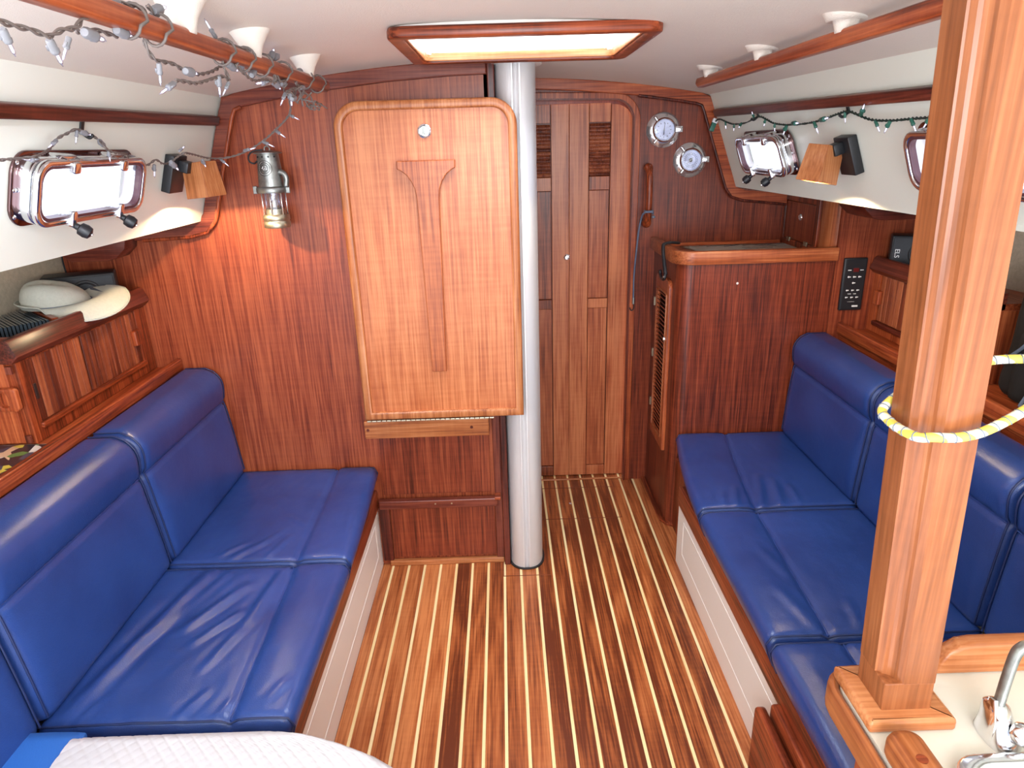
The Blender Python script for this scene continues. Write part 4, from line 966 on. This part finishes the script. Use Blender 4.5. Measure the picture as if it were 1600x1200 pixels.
BL=[(-0.468,0.717,1.618,-0.478,0.742,1.597),(-0.468,0.787,1.618,-0.478,0.818,1.596),(-0.468,0.825,1.626,-0.478,0.822,1.605),(-0.468,0.857,1.635,-0.478,0.938,1.633),(-0.468,0.930,1.648,-0.478,1.006,1.646),(-0.468,1.058,1.661,-0.478,1.150,1.650),(-0.468,0.922,1.676,-0.478,1.009,1.691),(-0.468,1.040,1.687,-0.478,1.146,1.716),(-0.468,1.252,1.682,-0.478,1.240,1.710),(-0.468,1.027,1.621,-0.478,1.041,1.593),(-0.468,1.065,1.599,-0.478,1.033,1.582),(-0.468,1.109,1.619,-0.478,1.226,1.621),(-0.468,1.235,1.624,-0.478,1.254,1.592),(-0.468,1.279,1.618,-0.478,1.267,1.596),(-0.468,1.401,1.680,-0.478,1.535,1.690),(-0.468,1.292,1.647,-0.478,1.400,1.636),(-0.468,1.336,1.657,-0.478,1.403,1.636),(-0.468,1.400,1.639,-0.478,1.489,1.675),(-0.468,1.538,1.684,-0.478,1.611,1.720),(-0.468,1.560,1.687,-0.478,1.661,1.711),(-0.468,1.730,1.678,-0.478,1.856,1.691),(-0.468,1.581,1.640,-0.478,1.762,1.672),(-0.468,1.729,1.643,-0.478,1.934,1.658),(-0.468,1.648,1.613,-0.478,1.814,1.641),(-0.468,1.605,1.623,-0.478,1.589,1.596),(-0.468,1.644,1.626,-0.478,1.675,1.597),(-0.468,1.538,1.639,-0.478,1.637,1.620),(-0.468,1.492,1.637,-0.478,1.418,1.624),(-0.553,1.900,1.593,-0.524,1.890,1.579),(-0.608,1.940,1.558,-0.578,1.930,1.537),(-0.652,1.960,1.530,-0.617,1.950,1.514),(-0.710,1.970,1.507,-0.672,1.960,1.514),(-0.790,2.000,1.488,-0.765,1.990,1.467),(-0.797,1.897,1.487,-0.804,1.929,1.467),(-0.798,1.717,1.486,-0.806,1.772,1.462),(-0.790,1.754,1.510,-0.786,1.782,1.522),(-0.863,1.766,1.481,-0.874,1.777,1.449),(-0.862,1.672,1.483,-0.870,1.675,1.460),(-0.856,1.643,1.500,-0.860,1.701,1.488),(-0.820,1.495,1.513,-0.827,1.506,1.494),(-0.845,1.514,1.535,-0.852,1.552,1.514),(-0.850,1.461,1.551,-0.852,1.507,1.544),(-0.855,1.388,1.535,-0.861,1.361,1.519),(-0.825,1.272,1.500,-0.824,1.228,1.502),(-0.849,1.450,1.554,-0.856,1.449,1.531)]
WR=[(0.831,2.772,1.561),(0.829,2.704,1.572),(0.837,2.625,1.558),(0.841,2.562,1.550),(0.844,2.449,1.551),(0.842,2.328,1.566),(0.848,2.274,1.556),(0.854,2.218,1.542),(0.860,2.126,1.535),(0.863,2.016,1.535),(0.863,1.914,1.541),(0.862,1.829,1.552),(0.862,1.773,1.557),(0.865,1.740,1.550),(0.873,1.679,1.534),(0.877,1.599,1.529),(0.879,1.518,1.530),(0.880,1.456,1.531),(0.878,1.396,1.541),(0.880,1.330,1.541),(0.884,1.279,1.534)]
BR=[(0.833,2.638,1.561,0.836,2.638,1.541),(0.840,2.556,1.550,0.842,2.564,1.530),(0.841,2.483,1.551,0.842,2.515,1.535),(0.840,2.365,1.564,0.831,2.356,1.577),(0.846,2.275,1.556,0.849,2.293,1.533),(0.852,2.211,1.542,0.858,2.220,1.516),(0.858,2.131,1.534,0.863,2.165,1.505),(0.858,2.091,1.538,0.855,2.038,1.537),(0.861,1.955,1.538,0.869,1.936,1.506),(0.861,1.915,1.541,0.857,1.859,1.545),(0.860,1.783,1.555,0.866,1.785,1.528),(0.866,1.714,1.545,0.854,1.679,1.569),(0.873,1.657,1.531,0.879,1.640,1.504),(0.875,1.596,1.528,0.880,1.624,1.502),(0.877,1.520,1.530,0.883,1.502,1.502),(0.878,1.452,1.531,0.882,1.480,1.508)]
def bulbunit(sock, parent):
    b = NB(); lathe(b, [(0, 0), (.0035, 0), (.0052, .003), (.0050, .015), (.0058, .0165), (.0055, .0205), (.0042, .022), (0, .022)], (0, 0, 0), seg=10)
    box(b, .004, .0075, -.0016, .0016, .010, .018, .0005, 1)
    s = obj('light_socket', b, sock, parent, 45)
    g = obj('bulb', lathe(NB(), [(.0026, .0215), (.0029, .030), (.0026, .038), (.0012, .042), (.0008, .045), (0, .0455)], (0, 0, 0), seg=10), M['bulbglass'], s, 180)
    f = obj('filament', lathe(NB(), [(0, .024), (.0016, .025), (.0014, .038), (0, .040)], (0, 0, 0), seg=6), M['filament'], s, 180)
    return s, g, f
def lights(t, data, sock):
    src = bulbunit(sock, t.e); used = False
    for (x0, y0, z0, x1, y1, z1) in data:
        a, c = Vector((x0, y0, z0)), Vector((x1, y1, z1)); d = c-a
        if not used: parts = src; used = True
        else:
            s = src[0].copy(); COL.objects.link(s); parts = [s]
            for ch_ in src[1:]:
                q = ch_.copy(); COL.objects.link(q); q.parent = s
        s = parts[0]; s.location = a-t.b; s.rotation_euler = d.to_track_quat('Z', 'Y').to_euler()
        k = min(1.25, max(.62, d.length/.045)); s.scale = (k, k, k)
def twisted(pts, r, off, pitch, ph=0):
    P = smoothpath(pts, 10); outp = [[], []]; L_ = 0
    for i, p in enumerate(P):
        t_ = (P[min(i+1, len(P)-1)]-P[max(i-1, 0)]); 
        if t_.length < 1e-6: t_ = Vector((0, 1, 0))
        t_.normalize(); u = t_.cross(Vector((.3, .1, 1))).normalized(); v = t_.cross(u)
        if i: L_ += (p-P[i-1]).length
        a = L_/pitch*2*pi+ph
        for k in (0, 1): outp[k].append(p+(u*cos(a+k*pi)+v*sin(a+k*pi))*off)
    b = NB()
    for q in outp: tube(b, q, r, 6)
    return b
t = T('string_lights', (-.47, 1.5, 1.66), 'clear lights on grey wire wound round the handrail and draped over the port', 'string lights')
for i, w_ in enumerate((W1, W2, W3, W4)): t.part('wire', twisted(w_, .0016, .0018, .045, i), M['greywire'], 180)
t.part('wire', twisted(W5, .0015, .0017, .040, 0), M['greywire'], 180)
for y in (.965, 1.035, 1.27, 1.37, 1.47, 1.60, 1.78, 1.90):
    b = NB(); y_ = y
    pts = [Vector((-.468+.0195*cos(a), y_+.012*sin(a*.5+y), 1.664+.0215*sin(a))) for a in [i*2*pi/16 for i in range(16)]]
    tube(b, pts, .0022, 6, closed=True); t.part('wire_turn', b, M['greywire'], 180)
lights(t, BL, M['socket'])
rr = random.Random(3); b = NB()
for k in range(7):   # tangled slack near the forward end of the rail
    c = Vector((-.47, 1.62+k*.045, 1.632-.004*k)); pts = []
    for i in range(9): a = i*2*pi/8; pts.append(c+Vector((.012*cos(a)+rr.uniform(-.01, .01), .026*sin(a)+rr.uniform(-.012, .012), rr.uniform(-.016, .014))))
    tube(b, smoothpath(pts, 5), .0018, 6)
t.part('wire_tangle', b, M['greywire'], 180)
t = T('string_lights', (.9, 1.9, 1.57), 'string of small lights on dark green wire draped along the cream wall', 'string lights')
t.part('wire', twisted(WR, .0017, .0021, .028), M['greenwire'], 180); lights(t, BR, M['greensock'])
b = NB(); box(b, -.009, .009, -.006, .006, -.026, .006, .002); xf(b, Matrix.Translation((.825, 2.755, 1.555)) @ Matrix.Rotation(RAD(20), 4, 'Y')); t.part('plug', b, M['greensock'], 40)
b = NB(); box(b, -.010, .010, -.007, .007, 0, .016, .002); xf(b, Matrix.Translation((.827, 2.755, 1.560)) @ Matrix.Rotation(RAD(20), 4, 'Y')); t.part('tape', b, M['white'], 40)

# ================================================================= THINGS ON THE LEDGES
def speaker(x0, x1, y0, y1, z0, z1, wx, lx, lab, rotlogo, rot=0.0):
    t = T('speaker', ((x0+x1)/2, (y0+y1)/2, z0), lab, 'speaker'); cz = (z0+z1)/2
    t.part('enclosure', bx(x0, x1, y0, y1, z0, z1, .006, 3), M['black'], 40)
    t.part('grille', bx(x0+.006, x1-.006, y0-.004, y0+.004, z0+.006, z1-.006, .003), M['spkgrille'], 40)
    c = Vector((wx, y0-.004, cz))
    t.part('woofer_surround', lathe(NB(), [(.030, 0), (.034, .003), (.038, .003), (.041, 0)], c, (0, -1, 0), 40), M['rubber'], 180)
    t.part('woofer_cone', lathe(NB(), [(.018, -.006), (.030, .001), (.031, -.004), (.018, -.009)], c, (0, -1, 0), 40), M['black'], 180)
    t.part('dust_cap', lathe(NB(), [(0, .006), (.008, .005), (.014, .001), (.019, -.006)], c, (0, -1, 0), 32), M['gloss'], 180)
    Mx = Matrix.Translation((lx, y0-.0046, cz)) @ Matrix.Rotation(rotlogo, 4, 'Y') @ Matrix.Rotation(pi/2, 4, 'X')
    textobj('logo', 'ELS', .021, Mx, M['markwhite'], t.e)
    t.e.rotation_euler.z = rot
    return t
M['spkgrille'] = plain('speaker_front', (.018, .021, .028), .55, bump=.3, bscale=800)
M['gloss'] = plain('glossy_black', (.02, .025, .035), .12, coat=.6)
speaker(-1.420, -1.222, 2.045, 2.135, 1.052, 1.165, -1.305, -1.240, 'black speaker lying on its side behind the straw hat', RAD(-90), RAD(26))
speaker(1.345, 1.535, 2.272, 2.345, 1.052, 1.172, 1.440, 1.366, 'black speaker lying on its side, partly behind the wooden post', RAD(90), RAD(-26))
sw = T('speaker_wire', (-1.41, 2.15, 1.2), 'thin dark wire running down behind the speaker by the straw hat', 'wire')
sw.part('wire', tube(NB(), smoothpath([(-1.405, 2.17, 1.30), (-1.41, 2.175, 1.24), (-1.418, 2.18, 1.19), (-1.42, 2.187, 1.14)], 6), .0026, 8), M['rubber'], 180)
def bracket(sg, x0, x1, y0, y1, z0, z1, lab):
    t = T('under_deck_block', ((x0+x1)/2, (y0+y1)/2, z1), lab, 'bracket')
    pr_ = [(x0, z1), (x1, z1), (x1-.02*sg, z0+.035), (x1-.05*sg, z0+.008), (x1-.08*sg, z0), (x0+.03*sg, z0), (x0+.006*sg, z0+.02)]
    t.part('block', prism(NB(), pr_, XZ, y0, y1, .003), M['dark_x'], 40)
bracket(1, -1.385, -1.16, 2.12, 2.198, 1.195, 1.301, 'dark shaped teak block under the side deck above the speaker and hat')
bracket(-1, 1.42, 1.16, 2.22, 2.398, 1.235, 1.317, 'dark shaped teak block under the side deck above the half-hidden speaker')

# ---- straw hat: a pinched crown lying on its side with a swept brim
ht = T('straw_hat', (-1.27, 1.90, 1.06), 'pale woven straw sun hat with a grey badge lying on the locker top', 'hat')
rH = Vector((.823, .567, 0)); fH = Vector((.567, -.823, 0)); zH = Vector((0, 0, 1)); hc = Vector((-1.312, 1.945, 1.099))
b = NB(); rows = []; NS = 48
for i in range(20):
    t_ = i/19; ph = t_*pi/2
    rad = cos(ph)**.55; hh_ = sin(ph)**.9
    row = []
    for k in range(NS):
        a = 2*pi*k/NS
        x = .088*rad*cos(a)*(1-.06*t_)-.010*t_; y = .090*rad*sin(a)
        z = .068*hh_*(1-.22*(x/.088))
        z -= .020*exp(-((y-.012)/.024)**2)*t_**2*(1-abs(x)/.16)           # long crease of the crown
        p = hc+rH*x+fH*y+zH*z+zH*.002*noise.noise(Vector((x*30, y*30, z*30)))
        row.append(b.verts.new(p))
    rows.append(row)
for A, B in zip(rows, rows[1:]):
    for k in range(NS): b.faces.new((A[k], A[(k+1) % NS], B[(k+1) % NS], B[k]))
bmesh.ops.recalc_face_normals(b, faces=b.faces); bmesh.ops.solidify(b, geom=b.faces[:], thickness=.002)
ht.part('crown', b, M['hat'], 180)
def brimp(a, q):
    d = rH*cos(a)+fH*sin(a); e_ = rH*(.088*cos(a))+fH*(.090*sin(a))
    lobe = max(0, cos(a-RAD(26)))**1.2; w_ = .012+.092*lobe
    z = .006+q*(.022*max(0, cos(a+RAD(25)))**2-.046*q*max(0, sin(a))*lobe**.5)+.018*sin(q*pi)*lobe+.012*q*max(0, -cos(a))
    return hc+e_+d*(w_*q)+zH*z
b = NB(); rows = []
for j in range(11):
    rows.append([b.verts.new(brimp(2*pi*k/72, j/10)) for k in range(72)])
for A, B in zip(rows, rows[1:]):
    for k in range(72): b.faces.new((A[k], A[(k+1) % 72], B[(k+1) % 72], B[k]))
bmesh.ops.recalc_face_normals(b, faces=b.faces); bmesh.ops.solidify(b, geom=b.faces[:], thickness=.0022)
ht.part('brim', b, M['hat'], 180)
ht.part('brim_edge', tube(NB(), [brimp(2*pi*k/72, 1.0) for k in range(72)], .0022, 6, closed=True), M['hat'], 180)
ht.part('band', tube(NB(), [hc+rH*(.0885*cos(2*pi*k/48))+fH*(.0905*sin(2*pi*k/48))+zH*.007 for k in range(48)], .0028, 6, closed=True), M['greyfab'], 180)
pb = [brimp(RAD(2), .05)+zH*.030-rH*.004, brimp(RAD(30), .12)+zH*.022, brimp(RAD(36), .55)+zH*.010]
bd = NB(); vs = [bd.verts.new(p+fH*.006+zH*.006) for p in pb]; bd.faces.new(vs); bmesh.ops.solidify(bd, geom=bd.faces[:], thickness=.003); ht.part('badge', bd, M['greyfab'], label='small grey triangular badge')

mg = T('magazine', (-1.25, 1.47, .82), 'glossy colour magazine lying on the ledge aft of the slatted locker', 'magazine')
b = bx(-1.36, -1.145, 1.33, 1.560, .8185, .8235, .001); mg.part('cover', b, M['mag'])
mg.part('pages', bx(-1.358, -1.147, 1.332, 1.562, .8190, .8225), M['paper'])

# ---- black bag on the far ledge
bg = T('black_bag', (1.45, 1.42, .82), 'black soft bag with grey straps on the ledge behind the wooden post', 'bag')
bg.part('body', rbox(NB(), 1.315, 1.50, 1.12, 1.70, .828, 1.165, .04, 10, 16, 14, lambda p: p+Vector((.02*(p.z-.82)/.3+.006*noise.noise(p*9), .006*noise.noise(p*7), .006*noise.noise(p*8)))), M['blackmat'], 180)
bg.part('pocket', rbox(NB(), 1.300, 1.33, 1.18, 1.62, .84, 1.02, .012, 4, 14, 8, lambda p: p+Vector((.004*noise.noise(p*12), 0, 0))), M['blackmat'], 180)
b = NB(); P_ = smoothpath([(1.32, 1.535, 1.13), (1.300, 1.555, 1.06), (1.296, 1.58, 1.00), (1.298, 1.625, .955)], 6); tube(b, P_, .009, 8, sx=.3); bg.part('strap', b, M['greyfab'], 50, label='grey webbing strap')
b = NB(); P_ = smoothpath([(1.33, 1.50, 1.13), (1.298, 1.51, 1.02), (1.292, 1.525, .92), (1.288, 1.55, .845)], 6); tube(b, P_, .006, 8, sx=.3); bg.part('strap', b, M['greyfab'], 50)

# ================================================================= STEP / RACK BY THE STARBOARD SEAT
sp = T('magazine_rack', (.585, 1.0, .02), 'small reddish teak rack fixed on the cream seat front below the galley corner', 'rack')
sp.part('back_board', prism(NB(), rrect(.70, 1.215, .02, .262, .02, 4, (0, 0, 1, 1)), YZ, .590, .611, .005), M['teak_y'], 50)
sp.part('front_board', prism(NB(), rrect(.70, 1.235, .02, .235, .02, 4, (0, 1, 1, 1)), YZ, .562, .584, .005), M['teak_y'], 50)
sp.part('spacer', bx(.584, .590, .75, 1.18, .03, .20), M['dark_y'])

# ================================================================= GALLEY COUNTER, POST, ROPE, PUMP
gc = T('galley_counter', (.75, .40, 0), 'galley counter with cream top and rounded teak edge at the foot of the post', 'counter')
ctop = lambda d: rrect(.404+d, 1.20, .05, .683-d, .035-d*.6, 6, (0, 0, 0, 1))
gc.part('laminate', prism(NB(), ctop(0), XY, .838, .850), M['lam'])
gc.part('edge_trim', ring(NB(), rrect(.391, 1.213, .037, .696, .045, 6, (0, 0, 0, 1)), ctop(-.0005), XY, .808, .849, .007), M['gold_y'], 50)
gc.part('carcass', bx(.470, 1.15, .08, .640, 0, .838, .002), M['teak_z'])
gc.part('side_panel', bx(.448, .470, .08, .58, .05, .80, .002), M['teak_z'])
gc.part('corner_stile', bx(.430, .475, .600, .645, 0, .81, .008), M['teak_z'], 40)
gc.part('corner_stile', bx(.446, .480, .585, .600, 0, .81, .001), M['dark_z'])
rl = T('counter_rail', (.78, .68, .85), 'honey teak splash rail along the far edge of the cream counter', 'rail')
rl.part('rail', prism(NB(), [(.528, .850), (1.18, .850), (1.18, .897), (.575, .897), (.558, .894), (.543, .884), (.533, .868)], XZ, .668, .690, .006), M['gold_x'], 50)
r2 = T('counter_rail', (.42, .43, .85), 'short rounded teak rail along the near edge of the cream counter', 'rail')
r2.part('rail', prism(NB(), rrect(.400, .440, .22, .562, .016, 6), XY, .850, .884, .010), M['gold_y'], 50)
r2.part('plug', lathe(NB(), [(0, .001), (.006, .001), (.006, -.002)], (.42, .52, .8835), (0, 0, 1), 14), M['teak_x'])
snk = T('sink_rim', (.6, .4, .85), 'polished steel sink rim at the near corner of the cream counter', 'sink')
snk.part('rim', ring(NB(), rrect(.460, .90, .16, .545, .035, 6), rrect(.478, .882, .178, .527, .028, 6), XY, .8485, .862, .004), M['chrome'], 50)
snk.part('bowl', prism(NB(), rrect(.478, .882, .178, .527, .028, 6), XY, .8495, .8505), M['steel'])
ps = T('wooden_post', (.455, .628, .85), 'square varnished honey teak post standing on the cream counter corner', 'post')
def lean(bm, z0=.866):
    for v in bm.verts: v.co.x -= .044*(v.co.z-z0)
    return bm
X0, X1, Y0, Y1, R_ = .4225, .4805, .600, .655, .019
sec = [(X1, Y0), (X1, Y1), (X0, Y1), (X0, Y0+R_+.003), (X0+.0022, Y0+R_+.002)]+[(X0+.0022+R_*cos(a)*.8-.0, Y0+R_*sin(a)*.8+.002) for a in [RAD(90-15*i) for i in range(1, 6)]]+[(X0+R_+.001, Y0+.0025), (X0+R_+.003, Y0)]
b = NB(); prism(b, sec, XY, .905, 1.80); lean(b); ps.part('shaft', b, M['post'], 14)
b = NB(); box(b, X0, X1, Y0, Y1, .862, .906, .0015); lean(b); ps.part('shaft_foot', b, M['post'])
b = NB(); prism(b, rrect(.402, .502, .583, .674, .003, 2), XY, .850, .868, .005, 3); ps.part('base_plate', b, M['gold_x'], 50)
rp = T('rope', (.44, .63, 1.22), 'yellow and white braided rope looped round the wooden post', 'rope')
pts = smoothpath([(.95, .80, 1.33), (.80, .72, 1.305), (.62, .650, 1.28), (.520, .672, 1.270), (.455, .672, 1.255), (.405, .664, 1.225), (.398, .640, 1.217), (.400, .600, 1.218), (.412, .589, 1.221), (.440, .588, 1.221), (.468, .588, 1.230), (.515, .598, 1.253), (.60, .65, 1.28), (.75, .72, 1.31), (.95, .82, 1.35)], 14)
rp.part('braid', tube(NB(), pts, .0048, 12), M['rope'], 180)
L_ = 0; b = NB()
for i in range(1, len(pts)):
    L_ += (pts[i]-pts[i-1]).length
    if L_ > .012:
        L_ = 0; t_ = (pts[i]-pts[i-1]).normalized(); u = t_.orthogonal().normalized(); v = t_.cross(u)
        q = [pts[i]+(u*cos(a)+v*sin(a))*.0049+t_*(a*.0009) for a in [j*2*pi/14 for j in range(15)]]; tube(b, q, .0006, 5)
rp.part('fleck_strands', b, M['greyfab'], 180)
pm = T('hand_pump', (.54, .575, .85), 'chrome hand pump with a bent lever on the cream counter', 'pump')
def lump(p): return p
b = NB(); pc = Vector((.542, .573, .850))
lathe(b, [(0, 0), (.024, 0), (.0245, .004), (.022, .010), (.018, .022), (.016, .034), (.014, .042), (.008, .047), (0, .048)], pc, (0, 0, 1), 28)
for v in b.verts:
    k = (v.co.z-.85)/.048; v.co.x += -.006*k; v.co.y += .006*k
    if v.co.x < pc.x-.012: v.co.x = pc.x-.012+(v.co.x-pc.x+.012)*.4
pm.part('body', b, M['chrome'], 60)
b = NB(); lathe(b, [(0, .0), (.0115, .001), (.013, .006), (.012, .012), (.006, .016), (0, .017)], pc+Vector((.008, -.012, .022)), (.35, -.9, .25), 20); pm.part('pivot_boss', b, M['chrome'], 60)
b = NB(); prism(b, [(-.016, 0), (.004, 0), (.008, .030), (.004, .052), (-.004, .054), (-.014, .030)], lambda u, v, t: pc+Vector((-.016+t+v*.05, u+.004, v)), 0, .005, .0015); pm.part('side_cheek', b, M['chrome'], 40)
b = NB(); tube(b, smoothpath([pc+Vector((-.004, .004, .040)), pc+Vector((-.002, .005, .075)), pc+Vector((.001, .006, .108)), pc+Vector((.006, .006, .120)), pc+Vector((.020, .006, .124)), pc+Vector((.085, .006, .124))], 5), .0052, 12, sx=1.25); pm.part('lever', b, M['pewter'], 60)

# ================================================================= QUILT AND BLUE CLOTH
def xr(y):
    pts_ = [(.30, -.09), (.60, -.095), (.75, -.115), (.84, -.148), (.905, -.208), (.940, -.262), (.965, -.320), (.990, -.392), (1.006, -.46), (1.014, -.54)]
    for (a, va), (c, vc) in zip(pts_, pts_[1:]):
        if y <= c: return va+(vc-va)*(y-a)/(c-a)
    return pts_[-1][1]
qb = T('nav_bench', (-.5, .6, 0), 'low teak bench in the near corner covered by the white quilt', 'bench')
qb.part('carcass', prism(NB(), [(-1.16, .30), (-1.16, .98), (-.48, .98)]+[(xr(y)-.03, y-.02) for y in (.985, .965, .94, .905, .84, .75, .6, .32)], XY, 0, .425), M['teak_z'])
b = NB(); NU, NV = 170, 130; g = []
for j in range(NV+1):
    y = .31+(1.014-.31)*(1-(1-j/NV)**1.6); row = []
    for i in range(NU+1):
        u = i/NU; x = -.862+(xr(y)+.862)*u
        a = (x+y)/.027; c = (x-y)/.027
        st = min(abs((a % 1)-.5), abs((c % 1)-.5))*2   # 0 on a stitch line
        z = .450+.0016*min(1, st*3.2)**.7
        z += .0022*noise.noise(Vector((x*9, y*9, 2)))
        ed = min(1, (xr(y)-x)/.035) if y < .93 else min(1, (xr(y)-x)/.035); ed = max(0, ed); z -= .018*(1-ed)**2
        z -= .018*max(0, 1-(1.014-y)/.03)**2
        row.append(b.verts.new((x, y, z)))
    g.append(row)
for j in range(NV):
    for i in range(NU): b.faces.new((g[j][i], g[j][i+1], g[j+1][i+1], g[j+1][i]))
bmesh.ops.recalc_face_normals(b, faces=b.faces)
# turned-down hem
hem = [g[NV][i] for i in range(0, NU+1)]+[g[j][NU] for j in range(NV-1, -1, -1)]
low = [b.verts.new(v.co+Vector((0, 0, -.045))) for v in hem]
for i in range(len(hem)-1): b.faces.new((hem[i], hem[i+1], low[i+1], low[i]))
qt = T('quilt', (-.5, .6, .43), 'white diamond-stitched quilt spread over the near bench', 'quilt')
qt.part('cloth', b, M['quilt'], 180)
bl = T('blue_cloth', (-1.0, .6, .42), 'bright blue cloth spread beside the white quilt', 'cloth')
bl.part('cloth', rbox(NB(), -1.13, -.845, .32, 1.02, .426, .447, .008, 14, 30, 3, lambda p: p+Vector((0, 0, .003*noise.noise(p*9)))), M['bluecloth'], 180)
